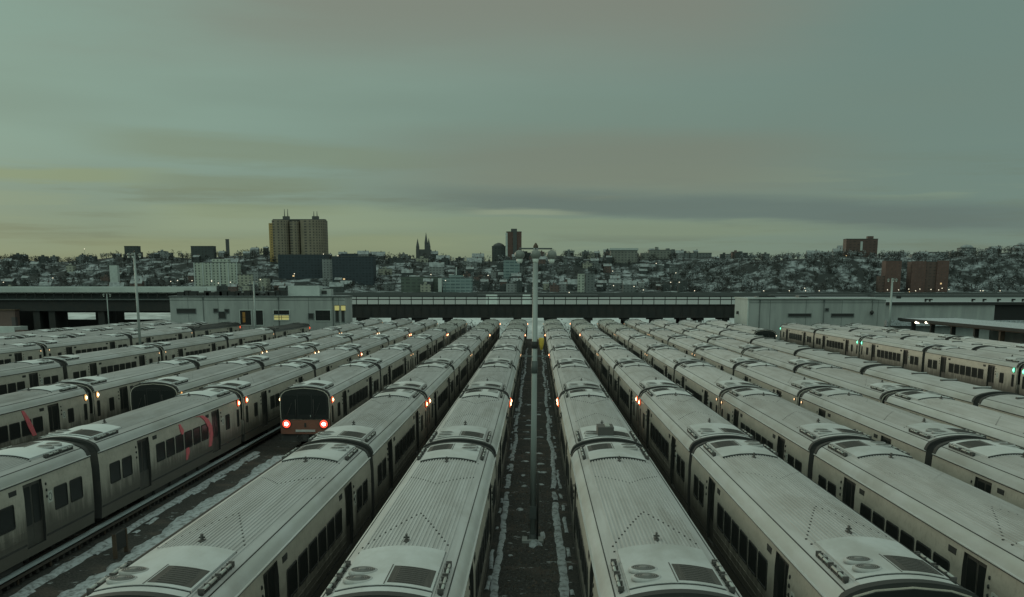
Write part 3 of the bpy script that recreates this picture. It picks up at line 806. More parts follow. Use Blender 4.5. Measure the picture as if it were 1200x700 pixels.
snow_strip(sn, -17.9, 22, 78, .5, .035, gaps=.0, hgt=.08); snow_strip(sn, -17.6, 22, 78, .25, .08, gaps=.3)
y, lo, ring = 22.0, 0.0, None
while y < 75:                                                   # a sheet of snow with a ragged edge over the empty track
    lo = lo * .8 + rnd.uniform(-.16, .16)
    new = [(-16.25 + lo, y, -.31), (-16.1 + lo, y, -.16), (-15.6, y, -.10 + rnd.uniform(-.02, .02)), (-14.6, y, -.13 + rnd.uniform(-.02, .02)), (-13.4, y, -.11 + rnd.uniform(-.02, .02)), (-12.6, y, -.16), (-12.3, y, -.31)]
    if ring: sn.loft([ring, new], 'snow', False, True, False)
    ring = new; y += .4
for y in range(53, 110, 4):
    for s in (-1, 1):
        if rnd.random() < .5: snow_patch(sn, -.12 + s * rnd.uniform(.35, .6), y + rnd.uniform(-1, 1), rnd.uniform(.12, .3), rnd.uniform(.12, .35))
for _ in range(9): snow_patch(sn, rnd.uniform(-1.0, .8), rnd.uniform(30, 120), rnd.uniform(.06, .18), rnd.uniform(.08, .25), hgt=.03)
snow_patch(sn, .0, 49.6, .34, .75, hgt=.1); snow_patch(sn, .33, 51.5, .12, .9)
sn.build('snow_patches', kind='stuff', label='old snow lying along the yard aisles and tracks', category='snow')

st = MB()
for _ in range(2600):
    x, y = rnd.uniform(-1.35, 1.0), 38 + 42 * rnd.random() ** 1.4; r = rnd.uniform(.02, .055) * (1.8 if rnd.random() < .06 else 1)
    p = [Vector((x, y, -.315)) + Vector((rnd.uniform(.6, 1.2) * dx, rnd.uniform(.6, 1.2) * dy, rnd.uniform(.7, 1.3) * dz)) * r for dx, dy, dz in ((1, 0, 0), (0, 1, 0), (-1, 0, 0), (0, -1, 0), (.2, .1, 1))]
    i = st.add(p); mt = rnd.choice(('stone_grey', 'stone_grey', 'stone_brown', 'sleeper'))
    for q in ((0, 1, 4), (1, 2, 4), (2, 3, 4), (3, 0, 4)): st.face([i + j for j in q], mt)
st.build('ballast_stones', kind='stuff', label='loose grey and brown ballast stones in the centre aisle', category='stones')
# low timber barrier on the empty track
t = empty('timber_barrier', (-16.5, 46.4, -.3), 0, 'low brown timber barrier standing on the empty snowy track', 'barrier')
for y in (0, 1.3):
    m = MB(); m.box(-.07, .07, y - .07, y + .07, 0, .95, 'timber_brown'); m.build('post', t)
m = MB(); m.box(-.04, .04, -.05, 1.35, .25, .95, 'rubber'); m.build('board', t)

# ------------------------------------------------------------------ light masts
def mast(x, y, h, r, label, heads=3, extra=False, lean=0.0):
    t = empty('light_mast', (x, y, -.32), 0, label, 'light mast', None if extra else 'light masts of the yard')
    t.rotation_euler.y = lean
    m = MB(); n = 8
    m.tube((0, 0, 0), (0, 0, h), r, r * .74, 'mast_steel', 12); m.lathe((0, 0, 0), [(r * 2.1, 0), (r * 2.1, .06), (r * 1.25, .1), (r * 1.15, .3)], 'steel_grey', 16)
    m.build('pole', t)
    m = MB(); m.tube((-.66, 0, h - .02), (.66, 0, h - .02), .03, .03, 'steel_grey', 8); m.tube((0, -.6, h - .02), (0, .6, h - .02), .03, .03, 'steel_grey', 8); m.build('crossarm', t)
    for hx, hy in ((-.64, 0), (0, -.58), (.64, 0)) if heads == 3 else ((-.6, 0), (.6, 0)):
        m = MB(); m.lathe((hx, hy, h - .32), [(.13, -.10), (.19, -.02), (.205, .07), (.18, .16), (.10, .22), (.04, .25)], 'lamp_bowl', 18); hd = m.build('lamp_head', t)
        m = MB(); m.lathe((hx, hy, h - .32), [(.08, -.27), (.115, -.21), (.125, -.10)], 'lamp_lens', 18); m.build('lens', hd)
    m = MB(); m.lathe((0, 0, h), [(.09, -.05), (.10, .08), (.05, .16), (.03, .2)], 'timber_brown', 12); m.build('finial', t)
    if extra:
        m = MB(); m.tube((0, 0, 8.0), (0, 0, 8.28), r * 1.0, r * 1.0, 'steel_dark', 12); m.tube((0, 0, 7.0), (0, 0, 7.5), r * 1.02, r * 1.0, 'steel_grey', 12); m.build('collar', t)
        m = MB(); m.lathe((.27, 0, 8.32), [(.04, -.38), (.10, -.15), (.115, .05), (.08, .11)], 'yellow_paint', 14); m.build('yellow_box', t)
        m = MB(); m.box(-.55, .60, -.03, .03, 7.66, 7.72, 'steel_grey'); m.build('bracket', t)
        m = MB(); m.tube((.19, -.05, .1), (.19, -.05, 2.9), .04, .04, 'rubber', 8); m.build('mast_shadow_tube', t)  # black tube standing in for the shadow strip beside the mast
        m = MB(); m.box(-.45, .45, -.5, .45, -.02, .10, 'concrete_wall'); m.build('footing', t)
        for bx, by in ((-.2, -.2), (.2, -.2), (-.2, .2), (.2, .2)):
            m = MB(); m.lathe((bx, by, .1), [(.03, 0), (.03, .09), (.015, .1)], 'rubber', 6); m.build('anchor_bolt', t)
        m = MB(); m.box(-.14, .14, -.27, -.13, 1.0, 1.5, 'steel_grey'); m.build('switch_box', t)
    return t
mast(-.09, 50.2, 11.95, .135, 'tall pale three-headed light mast standing in the snowy centre aisle', extra=True, lean=R(.35))
p = at(157, 296, 141); mast(p.x, 141, p.z + .3, .17, 'slim light mast behind the trains at the far left', heads=3)
p = at(297, 329, 200); mast(p.x, 200, p.z + .3, .15, 'slim light mast before the lit windows of the grey building', heads=2)
p = at(1046, 326, 203); mast(p.x, 203, p.z + .3, .20, 'slim light mast in front of the long grey wall at right', heads=3)
p = at(125, 344, 226); mast(p.x, 226, p.z + .3, .12, 'thin light mast against the dark underside of the overpass', heads=2)

# ------------------------------------------------------------------ viaduct, overpass and yard buildings
VY = 237.0
t = empty('steel_viaduct', (0, VY, 0), 0, 'dark steel viaduct with open railing crossing behind all the trains', 'viaduct')
vx0, vx1 = at(405, 360, VY).x, at(872, 360, VY).x
zt = lambda py, Y=VY: at(628, py, Y).z
m = MB(); m.box(vx0, vx1, -.3, .5, zt(372), zt(357.5), 'steel_dark'); m.box(vx0, vx1, -.5, .6, zt(372) - .12, zt(372) + .15, 'steel_dark'); m.box(vx0, vx1, -.5, .6, zt(357.5), zt(357.5) + .12, 'steel_dark')
x = vx0
while x < vx1: m.box(x, x + .12, -.42, -.3, zt(372), zt(357.5), 'steel_dark'); x += 1.6
m.build('girder', t)
m = MB(); m.box(vx0, vx1, .5, 9.0, zt(364), zt(357.5) - .05, 'steel_dark'); m.box(vx0, vx1, 8.6, 9.0, zt(372), zt(364), 'steel_dark'); m.build('deck', t)
x = vx0
while x < vx1:
    m = MB(); m.box(x - .07, x + .07, -.1, .05, zt(357.5), zt(347.5), 'steel_dark'); m.build('railing_post', t); x += 2.1
m = MB()
for py in (351.0, 347.5): m.box(vx0, vx1, -.06, .02, zt(py) - .12, zt(py) + .06, 'steel_dark')
m.build('railing', t)
for px in (422, 466, 490, 523, 568, 606, 645, 690, 733, 769, 800, 820, 850):
    xx = at(px, 380, VY).x
    for yy in (0.1, 8.4):
        m = MB(); wd = .62 if px in (466, 490, 645, 769) else .36
        m.box(xx - wd, xx + wd, yy - .3, yy + .3, -.35, zt(372), 'steel_dark'); m.box(xx - wd * 2.0, xx + wd * 2.0, yy - .25, yy + .25, zt(372) - .6, zt(372) - .1, 'steel_dark'); m.build('column', t)

t = empty('concrete_overpass', (0, 229, 0), 0, 'overpass with pale snowy parapet above black openings at the far left', 'overpass')
ox0, ox1 = at(-90, 350, 229).x, at(243, 350, 229).x
z9 = lambda py: zt(py, 229)
m = MB(); m.box(ox0, ox1, -.3, .3, z9(342.8), z9(337.2), 'concrete_pale', 'snow'); m.box(ox0, ox1, .3, 7, z9(344), z9(341), 'concrete_pale', 'snow'); m.box(ox0, ox1, 6.7, 7.2, z9(342.8), z9(336), 'concrete_pale', 'snow'); m.build('parapet', t)
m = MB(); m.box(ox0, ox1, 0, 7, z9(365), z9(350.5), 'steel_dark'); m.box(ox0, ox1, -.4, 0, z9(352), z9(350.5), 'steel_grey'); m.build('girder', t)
m = MB(); x = ox0
while x < ox1: m.box(x - .09, x + .09, 0, .18, z9(350.5), z9(343.5), 'steel_dark'); x += 1.75
m.build('railing', t)
m = MB(); m.box(ox0, ox1, 2.5, 2.7, z9(350.5), z9(344.0), 'steel_grey'); m.build('backlight_sheet', t)  # blue-grey sheet standing in for the light seen between the posts
for px in (-40, 42, 60, 118, 205):
    xx = at(px, 370, 229).x; m = MB(); m.box(xx - .6, xx + .6, .3, 6.7, -.35, z9(360), 'steel_dark'); m.build('column', t)
m = MB(); bxs = lambda px: at(px, 370, 240).x
for q0, q1, op in ((-95, 75, 0), (75, 112, 1), (112, 145, 0), (145, 201, 1)):
    for u0, u1 in (((374.5, 400), (349, 366.5)) if op else ((349, 400),)):
        m.box(bxs(q0), bxs(q1), 11, 11.5, max(-.3, at(0, u1, 240).z), at(0, u0, 240).z, 'doorway_dark')
m.build('back_wall', t)

def openings(t, wy, rects):
    for n, (x0, x1, y0, y1), mt in rects:
        a, b = at(x0, y1, wy), at(x1, y0, wy); m = MB(); w, hh = b.x - a.x, b.z - a.z
        # frame set proud, dark or lit pane set back inside it
        for q in ((a.x - .12, b.x + .12, a.z - .12, a.z), (a.x - .12, b.x + .12, b.z, b.z + .12), (a.x - .12, a.x, a.z, b.z), (b.x, b.x + .12, a.z, b.z)):
            m.box(q[0], q[1], wy - .12, wy + .02, q[2], q[3], 'concrete_pale' if mt != 'rubber' else 'steel_grey')
        f = m.build(n, t); m = MB(); m.box(a.x, b.x, wy - .03, wy + .02, a.z, b.z, mt)
        if w > 1.6 and mt != 'rubber':
            for j in range(1, max(2, int(w / .9))):
                xx = a.x + w * j / max(2, int(w / .9)); m.box(xx - .035, xx + .035, wy - .07, wy - .03, a.z, b.z, 'steel_dark')
            m.box(a.x, b.x, wy - .065, wy - .032, a.z + hh * .52, a.z + hh * .52 + .07, 'steel_dark')
        o = m.build('pane', f)
        M = Matrix.Translation((0, 0, 0))
    return t
BY = 213.0
t = empty('yard_building', (0, 0, 0), 0, 'long grey yard building with lit yellow window behind the left trains', 'building')
bx0, bx1 = at(200, 370, BY).x, at(405, 370, BY).x; bz = at(300, 348.5, BY).z
def joints(m, x0, x1, wy, top, step):
    x = x0 + step * .6
    while x < x1 - .5: m.box(x - .03, x + .03, wy - .012, wy + .01, 0, top - .1, 'steel_grey'); x += step
    m.box(x0 + .1, x1 - .1, wy - .02, wy + .01, top - .55, top - .47, 'steel_grey'); m.box(x0 + .1, x1 - .1, wy - .015, wy + .01, .9, 1.0, 'steel_grey')
def downpipe(t, x, wy, top):
    m = MB(); m.tube((x, wy - .1, 0), (x, wy - .1, top), .06, .06, 'steel_grey', 8); m.box(x - .12, x + .12, wy - .2, wy - .01, top - .35, top - .05, 'steel_grey'); m.build('downpipe', t)
m = MB(); m.box(bx0, bx1, BY, BY + 8, -.4, bz, 'concrete_wall'); joints(m, bx0, bx1, BY, bz, 5.2); m.build('wall', t)
for f in (.19, .62, .93): downpipe(t, bx0 + (bx1 - bx0) * f, BY, bz)
m = MB(); m.box(bx0 - .15, bx1 + .15, BY - .15, BY + 8.15, bz, bz + .22, 'steel_grey', 'snow')
m.build('roof', t)
m = MB(); a, b = at(338, 352, BY + 4), at(374, 335, BY + 4); m.box(a.x, b.x, BY + 4, BY + 7.5, bz + .22, b.z, 'concrete_pale', 'snow'); m.box(at(374, 350, BY + 4).x, at(387, 350, BY + 4).x, BY + 5, BY + 7.6, bz + .22, at(374, 339, BY + 4).z, 'concrete_wall', 'snow'); m.box(at(376, 350, BY + 4).x, at(382, 350, BY + 4).x, BY + 4.9, BY + 5.02, bz + .5, at(374, 341, BY + 4).z, 'rubber'); m.build('penthouse', t)
m = MB()
for px in range(214, 336, 7):
    a = at(px + rnd.uniform(-2, 2), 348, BY + 2); s = rnd.uniform(.3, .8); m.box(a.x - s, a.x + s, BY + 1.5, BY + 3, bz + .22, bz + .22 + rnd.uniform(.3, 1.0), 'steel_dark')
m.build('roof_equipment', t)
openings(t, BY, [('slot', (208, 229, 362.5, 367), 'rubber'), ('slot', (251, 255, 362.5, 366), 'rubber'), ('slot', (257, 264, 366, 373), 'rubber'), ('slot', (264, 268, 363, 366.5), 'rubber'),
    ('doorway', (282, 294, 364, 381), 'doorway_dark'), ('doorway', (298.5, 308, 364, 381), 'doorway_dark'), ('window', (321, 339, 364, 369), 'dark_glass'), ('lit_window', (321.5, 338.5, 369.5, 375), 'window_lit'),
    ('slot', (362, 367, 368, 373.5), 'rubber'), ('window', (370, 387, 364, 376), 'dark_glass'), ('slot', (394, 396.5, 364, 377), 'rubber'), ('slot', (401, 403, 363, 377), 'rubber')])
a, b = at(284.6, 378, BY), at(287.2, 366, BY); m = MB(); m.box(a.x, b.x, BY - .06, BY - .031, a.z, b.z, 'doorway_warm'); m.build('lit_gap', t)
for px in (395, 402.5):
    a = at(px, 361.5, BY); m = MB(); m.box(a.x - .35, a.x + .35, BY - .35, BY, a.z - .35, a.z + .45, 'window_lit'); m.box(a.x - .4, a.x + .4, BY - .4, BY, a.z + .45, a.z + .55, 'steel_grey'); m.build('wall_lamp', t)

t = empty('long_shed', (0, 0, 0), 0, 'long blank grey shed with narrow slots behind the right trains', 'building')
a0, a1, a2 = at(862, 370, BY), at(877, 370, BY), at(1037, 370, BY); bz = at(900, 351.5, BY).z
m = MB(); m.box(a1.x + .02, a2.x, BY, BY + 13.5, -.4, bz, 'concrete_wall'); joints(m, a1.x, a2.x, BY, bz, 6.1); m.build('wall', t)
for f in (.08, .55): downpipe(t, a1.x + (a2.x - a1.x) * f, BY, bz)
m = MB(); m.box(a1.x - .2, a1.x + .018, BY - .1, BY + 13.6, -.4, bz + .1, 'concrete_pale'); m.build('end_wall', t)
m = MB(); m.box(a1.x - .3, a2.x + .1, BY - .35, BY + 13.8, bz + .1, bz + .35, 'concrete_pale', 'snow'); m.build('roof', t)
openings(t, BY, [('slot', (924, 950, 368.3, 371), 'rubber'), ('slot', (974.5, 1000, 368.3, 371), 'rubber'), ('slot', (967.5, 970.5, 362, 364.5), 'rubber')])
a = at(865, 366.5, BY + 9.5); m = MB(); m.box(a1.x - .5, a1.x - .2, BY + 9, BY + 10, a.z - .25, a.z + .25, 'rubber'); m.build('wall_box', t)
a = at(1021, 366, BY); m = MB(); m.tube((a.x, BY - .4, a.z), (a.x, BY - .4, bz), .04, .04, 'rubber', 6); m.lathe((a.x, BY - .4, a.z), [(.12, -.45), (.36, -.1), (.3, .15), (.1, .3)], 'rubber', 12); m.box(a.x - .04, a.x + .04, BY - .4, BY, bz - .3, bz - .22, 'rubber'); m.build('hanging_lamp', t)
for x0, x1, y1 in ((887, 910, 347.5), (936, 948, 346.5), (1048, 1058, 348)):
    a, b = at(x0, 353, BY + 5), at(x1, y1, BY + 5); m = MB(); m.box(a.x, b.x, BY + 5, BY + 8, bz + .35, b.z, 'steel_grey', 'snow'); m.box(a.x + .3, b.x - .3, BY + 4.9, BY + 5, bz + .6, b.z - .3, 'steel_dark'); m.build('roof_unit', t)

t = empty('back_shed', (0, 0, 0), 0, 'grey back wall with dark top trim and black doorway at far right', 'building')
YB = 226.0; a0, a1, a2 = at(1037, 370, YB), at(1165, 370, YB), at(1290, 370, YB); bz = at(1100, 357.5, YB).z
m = MB(); m.box(a0.x, a1.x, YB, YB + 8, -.4, bz, 'concrete_wall'); m.build('wall', t)
m = MB(); m.box(a0.x, a2.x, YB - .3, YB + 8, bz, bz + .5, 'steel_dark', 'snow'); m.build('roof_trim', t)
m = MB(); m.box(a1.x, a2.x, YB + .2, YB + 8, -.4, bz, 'doorway_dark'); m.build('black_opening', t)
m = MB(); m.box(a0.x, a2.x, YB - 1.4, YB - .02, at(1180, 378, YB).z - .6, at(1180, 375.5, YB).z, 'snow'); m.build('snowy_ledge', t)
for px in (1085, 1090, 1140, 1153, 1170, 1187, 1199):
    a = at(px, 350.5, YB + 4); m = MB(); m.box(a.x - .14, a.x + .14, YB + 4, YB + 4.3, bz + .4, a.z, 'steel_dark'); m.box(a.x - .14, a.x + .5, YB + 4, YB + 4.3, a.z - .25, a.z, 'steel_dark'); m.build('roof_post', t)

t = empty('platform_canopy', (0, 0, 0), 0, 'dark snow-topped platform canopy with two white lamps at right', 'canopy')
cx = 60.0; cy0, cy1 = 120.0, 206.0; cz = 4.72
m = MB(); m.box(cx, cx + 9, cy0, cy1, cz, cz + .16, 'steel_dark', 'snow'); m.box(cx - .2, cx, cy0, cy1, cz - .22, cz + .18, 'steel_dark'); m.box(cx - .2, cx + 9, cy1, cy1 + .2, cz - .22, cz + .2, 'steel_dark', 'snow'); m.build('roof', t)
m = MB(); m.box(cx + .02, cx + .2, cy0, cy1, cz - .34, cz - .02, 'timber_brown'); m.build('eaves_beam', t)
y = cy0 + 4
while y < cy1:
    m = MB(); m.box(cx + .3, cx + .9, y - .3, y + .3, -.35, cz - .1, 'steel_dark' if rnd.random() < .7 else 'timber_brown'); m.build('column', t); y += 9.5
m = MB(); m.box(cx + 8.4, cx + 9, cy0, cy1 - 18, -.35, cz - .1, 'concrete_wall'); m.build('rear_wall', t)
m = MB(); m.box(cx + .2, cx + 8.4, cy0, cy1, -.35, .9, 'concrete_pale', 'concrete_wall'); m.build('platform', t)
for px in (1075, 1087):
    a = at(px, 378.2, 196 - (px - 1075) * .4); m = MB(); m.lathe((a.x, a.y, a.z), [(.30, -.14), (.42, .0), (.30, .14), (.1, .2)], 'white_lamp', 14); m.tube((a.x, a.y, a.z + .1), (a.x, a.y, cz), .04, .04, 'rubber', 6); m.build('canopy_lamp', t)
a, b = at(1136, 397, 172), at(1152, 387, 172)
t = empty('lit_spot_cart', (a.x, 172, .9), 0, 'made-up yellow cart for the yellow-lit spot under the platform canopy', 'cart')  # yellow-lit spot built as a cart in yellow paint
w = b.x - a.x
m = MB(); m.box(0, w, 0, 1.2, .35, 1.15, 'yellow_paint'); m.box(w * .55, w, .1, 1.1, 1.15, 1.75, 'yellow_paint'); m.box(w * .62, w * .93, .05, .1, 1.25, 1.65, 'rubber'); m.build('body', t)
for xx in (.3, w - .3):
    for yy in (.06, 1.14): m = MB(); m.lathe((xx, yy, .26), [(.26, -.06), (.26, .06)], 'rubber', 14, 'y'); m.build('wheel', t)

# shunting gear seen at the far left under the overpass
a = at(2, 379, 222); t = empty('covered_truck', (a.x - 1, 222, -.32), 0, 'pale covered truck under the warm lit overpass at the left edge', 'truck')
m = MB(); m.box(-1.5, 3.2, 0, 6, 1.0, 3.1, 'truck_white'); m.box(3.2, 4.8, .2, 2.4, .9, 2.5, 'house_brick'); m.build('body', t)
for xx in (-.8, 3.6):
    m = MB(); m.lathe((xx, .0, .5), [(.5, -.15), (.5, .15)], 'rubber', 16, 'y'); m.build('wheel', t)
a0, a1 = at(-6, 365, 233), at(34, 365, 233)
t = empty('warm_lit_hut', (0, 0, 0), 0, 'hut with warm light put into its brown colour, under the overpass behind the truck', 'hut')
m = MB(); m.box(a0.x, a1.x, 226.5, 228.5, -.35, z9(364), 'house_brick'); m.build('wall', t)  # warm orange light on this wall is put into its brick colour
m = MB(); m.box(a0.x - .1, a1.x + .1, 226.3, 228.7, z9(364), z9(364) + .2, 'timber_brown'); m.build('roof', t)

# white box trailers on the road beyond the viaduct
for i, (px, w, lab) in enumerate(((576, 13, 'white box trailer on the road beyond the viaduct, left of the mast'), (617, 9, 'pale box trailer on the road behind the tall mast'))):
    Y = 300; a, b = at(px - w / 2, 351, Y), at(px + w / 2, 345.5, Y)
    t = empty('box_trailer', (a.x, Y, 4.1), 0, lab, 'trailer')
    m = MB(); m.box(0, b.x - a.x, 0, 2.5, .9, b.z - 4.1, 'truck_white'); m.build('box', t)
    for xx in (.5, b.x - a.x - .5): m = MB(); m.lathe((xx, 0, .45), [(.45, -.1), (.45, .1)], 'rubber', 12, 'y'); m.build('wheel', t)
# winter bushes between viaduct and shore
def twig_cloud(mb, c, rx, rz, n, size, mats):
    for _ in range(n):
        th = rnd.uniform(0, 2 * math.pi); ph = math.acos(rnd.uniform(-1, 1)); r = rnd.random() ** .45
        p = Vector((c[0] + rx * r * math.sin(ph) * math.cos(th), c[1] + rx * r * math.sin(ph) * math.sin(th), c[2] + rz * r * math.cos(ph)))
        d = Vector((rnd.gauss(0, 1), rnd.gauss(0, 1), rnd.gauss(.5, .8))).normalized() * size * rnd.uniform(.5, 1.3)
        s = Vector((rnd.gauss(0, 1), rnd.gauss(0, 1), rnd.gauss(0, 1))).normalized() * size * .3
        i = mb.add([p - d, p + s, p + d, p - s]); mb.face((i, i + 1, i + 2, i + 3), rnd.choice(mats))
bm = MB()
for _ in range(60):
    xx = rnd.uniform(-50, 48); twig_cloud(bm, (xx, rnd.uniform(250, 254), 1.3), rnd.uniform(1, 2.2), rnd.uniform(1, 2.2), 60, .35, ['bush', 'bush', 'twig_mid'])
bm.build('bushes', kind='stuff', label='bare brown bushes on the snowy bank beyond the viaduct', category='bushes')

# ------------------------------------------------------------------ far shore: buildings
def block(name, rect, D, mt, label, cat='building', depth=18, roof='snow_far', parts=None, group=None, rz=0.0, sink=6, parapet=True):
    x0, x1, y0, y1 = rect; a, b = at(x0, y1, D), at(x1, y0, D); cxx = (a.x + b.x) / 2; w = b.x - a.x
    zb = min(a.z, hill_z(cxx, D)) - sink
    t = empty(name, (cxx, D, zb), rz, label, cat, group)
    m = MB(); m.box(-w / 2, w / 2, 0, depth, 0, b.z - zb, mt); m.build('wall', t)
    m = MB(); H = b.z - zb
    m.box(-w / 2 - .25, w / 2 + .25, -.25, depth + .25, H, H + .7, 'stone_dark' if parapet else roof, roof); m.build('roof', t)
    return t, w, H
def addbox(t, name, *a): m = MB(); m.box(*a); return m.build(name, t)

# the great three-lobed tower
D = 1720; a, b = at(319, 300, D), at(380, 258, D); zb = hill_z(a.x, D) - 8; H = b.z - zb; w = b.x - a.x
t = empty('apartment_tower', ((a.x + b.x) / 2, D, zb), 0, 'huge tan apartment tower with rounded bays on the left skyline', 'tower')
def bay(x0, x1, y0, n, mt, top):
    m = MB(); pts = []
    r = (x1 - x0) / 2; c = (x0 + x1) / 2
    for j in range(n + 1): aa = math.pi + math.pi * j / n; pts.append((c + r * math.cos(aa), y0 + r * .75 * math.sin(aa)))
    pts += [(x1, y0 + 20), (x0, y0 + 20)]
    m.loft([[(x, y, 0) for x, y in pts], [(x, y, top) for x, y in pts]], mt, True, False); return m
bay(-w / 2, -w * .18, 6, 10, 'tower_tan', H).build('west_bay', t); bay(-w * .165, w * .02, 4, 10, 'tower_tan', H - 1).build('middle_bay', t); bay(w * .03, w / 2, 6, 12, 'tower_tan', H).build('east_bay', t)
m = MB(); m.box(-w / 2 - 3.5, -w / 2 + 3.2, 2, 16, 0, H - 4, 'tower_sunlit'); m.build('sunlit_end', t)
m = MB(); m.box(-w / 2 + 1, w / 2 - 1, 8, 24, H, H + 1.6, 'stone_dark', 'snow_far'); m.build('roof', t)
for xx in (-w * .27, -w * .21, w * .28, w * .34):
    m = MB(); m.box(xx - 2.2, xx + 2.2, 9, 15, H + 1.6, H + 5.5, 'stone_dark'); m.tube((xx, 12, H + 5), (xx, 12, H + 12 + 3 * (xx < 0)), .7, .35, 'stone_dark', 6); m.build('roof_antenna', t)

t, w, H = block('office_block', (327, 381, 299, 334), 1640, 'navy_block', 'dark navy office block directly below the tan tower', depth=30, roof='stone_dark')
t, w, H = block('office_block', (390, 437, 301, 338), 1600, 'navy_block', 'second dark navy block right of the tan tower', depth=30, roof='stone_dark')
addbox(t, 'penthouse', -w * .3, w * .1, 5, 15, H, H + 4, 'navy_block')
t, w, H = block('grey_slab_house', (378, 389, 304, 322), 1620, 'house_pale', 'narrow pale slab wedged between the two navy blocks', depth=12)
t, w, H = block('apartment_house', (229, 277, 308, 337), 1560, 'apartment_white', 'white apartment house with striped front left of the tan tower', depth=22)
for j in range(6): addbox(t, 'pilaster', -w / 2 + w * j / 5 - .7, -w / 2 + w * j / 5 + .7, -.9, 0, 0, H, 'concrete_pale')
addbox(t, 'penthouse', -w * .1, w * .3, 5, 15, H + .7, H + 4.5, 'apartment_white', 'snow_far')
for r, mt, lab in (((279, 296, 322, 340), 'apartment_cream', 'low cream building just right of the striped white apartments'), ((290, 302, 318, 340), 'house_pale', 'pale stepped building right of the cream one'), ((301, 313, 326, 341), 'apartment_cream', 'small cream building at the foot of the navy block')):
    block('small_block', r, 1545 + r[0] * .05, mt, lab)
# cathedral
D = 1800; a, b = at(487, 297, D), at(504, 281, D); zb = hill_z(a.x, D) - 4; H = b.z - zb; w = b.x - a.x
t = empty('church', ((a.x + b.x) / 2, D, zb), 0, 'dark church with two pointed spires on the skyline', 'church')
m = MB(); m.box(-w / 2 + .5, w / 2 - .5, 1.2, 30, 0, H * .55, 'stone_dark'); m.build('nave', t)
for xx, hh in ((-w * .36, .93), (w * .22, 1.18), (w * .40, .95)):
    m = MB(); m.box(xx - 2.2, xx + 2.2, 0 + .3 * hh, 4.5, 0, H * hh * .72, 'stone_dark'); s = 2.2
    i = m.add([(xx - s, 0, H * hh * .72), (xx + s, 0, H * hh * .72), (xx + s, 4.5, H * hh * .72), (xx - s, 4.5, H * hh * .72), (xx, 2.2, H * hh * 1.15)])
    for q in ((0, 1, 4), (1, 2, 4), (2, 3, 4), (3, 0, 4)): m.face([i + j for j in q], 'stone_dark')
    m.build('spire', t)
t, w, H = block('brick_tower', (593.5, 611, 272, 300), 1760, 'brick_red', 'tall red brick tower with pale edge left of the mast top', 'tower', depth=22, roof='stone_dark')
addbox(t, 'pale_edge', -w / 2 - 1.2, -w / 2 + 1.6, -.6, 4, 0, H - 1, 'concrete_pale'); addbox(t, 'stair_core', -w * .06, w * .2, -1.2, 0, 0, H + 2, 'stone_dark'); addbox(t, 'penthouse', -w * .2, w * .2, 4, 14, H, H + 4.5, 'stone_dark')
t, w, H = block('dark_hall', (576.5, 592, 289, 303), 1770, 'house_dark', 'dark domed hall just left of the red brick tower', depth=18, roof='stone_dark')
m = MB(); m.lathe((0, 9, H), [(8.5, 0), (7.5, 2.2), (5, 4.0), (2, 5), (.4, 5.4)], 'stone_dark', 16); m.build('dome', t)
block('glass_block', (590, 609, 305, 323), 1620, 'glass_blue', 'pale blue block below the red brick tower', depth=16)
t, w, H = block('ferry_terminal', (519, 553, 326, 347), 1505, 'glass_blue', 'pale blue-green riverside building left of the mast', depth=26)
addbox(t, 'upper_storey', -w * .3, w * .2, 6, 20, H, H + 3.5, 'glass_blue', 'snow_far'); addbox(t, 'flagpole', -w * .06, -w * .03, 8, 8.5, H, H + 13, 'concrete_pale')
t, w, H = block('long_depot', (470, 514, 325, 340), 1515, 'shed_green', 'long low green-grey depot left of the blue riverside building', depth=30)
t2, w, H = block('sign_tower', (513.5, 517.5, 326, 339), 1503, 'concrete_pale', 'thin white upright sign tower at the end of the green depot', 'sign', depth=3)
t, w, H = block('slab_apartments', (715, 747, 294, 327), 1720, 'grey_slab', 'grey slab apartments with overhanging flat cap on the skyline', depth=18, roof='stone_dark')
addbox(t, 'cap', -w / 2 - 1.2, w / 2 + 1.2, -1.2, 19, H + .7, H + 3.4, 'concrete_pale', 'snow_far')
t, w, H = block('stepped_block', (760, 786, 293.5, 306), 1740, 'grey_slab', 'stepped grey building right of the capped slab on the skyline', depth=16)
addbox(t, 'roof_tower', -w * .2, -w * .05, 3, 9, H, H + 4.5, 'grey_slab'); addbox(t, 'lower_wing', -w * .85, -w / 2, 1, 15, 0, H - 3.5, 'grey_slab', 'snow_far')
block('pale_tower_block', (677, 685, 321, 344), 1525, 'apartment_white', 'narrow white block right of the mast by the river', depth=10)
block('grey_tower_block', (686, 697, 321, 344), 1525, 'house_grey', 'grey block beside the narrow white one by the river', depth=12)
for r in ((800, 808), (809, 816), (818, 834)): block('skyline_house', (r[0], r[1], 297, 302), 1750, 'house_grey', 'low grey house row on the skyline left of the bluff', group='skyline house row', depth=12)
t, w, H = block('brick_slab', (991, 1029, 280.5, 300), 1655, 'brick_brown', 'broad brown brick slab on top of the right bluff', depth=18, roof='stone_dark')
addbox(t, 'penthouse', w * .2, w * .38, 4, 12, H, H + 4, 'brick_brown')
addbox(t, 'pale_band', -w * .05, w * .02, -.4, 0, H * .5, H * .9, 'concrete_pale')
t, w, H = block('brick_block', (1036, 1057, 306, 344), 1510, 'brick_red', 'narrow red brick block at the foot of the right bluff', depth=18, roof='snow_far')
addbox(t, 'lower_wing', -w * .85, -w / 2, 1, 14, 0, H * .6, 'brick_brown', 'snow_far')
t, w, H = block('brick_block', (1066, 1112, 307, 344), 1510, 'brick_brown', 'broad twin-winged brick block at the foot of the right bluff', depth=18, roof='snow_far')
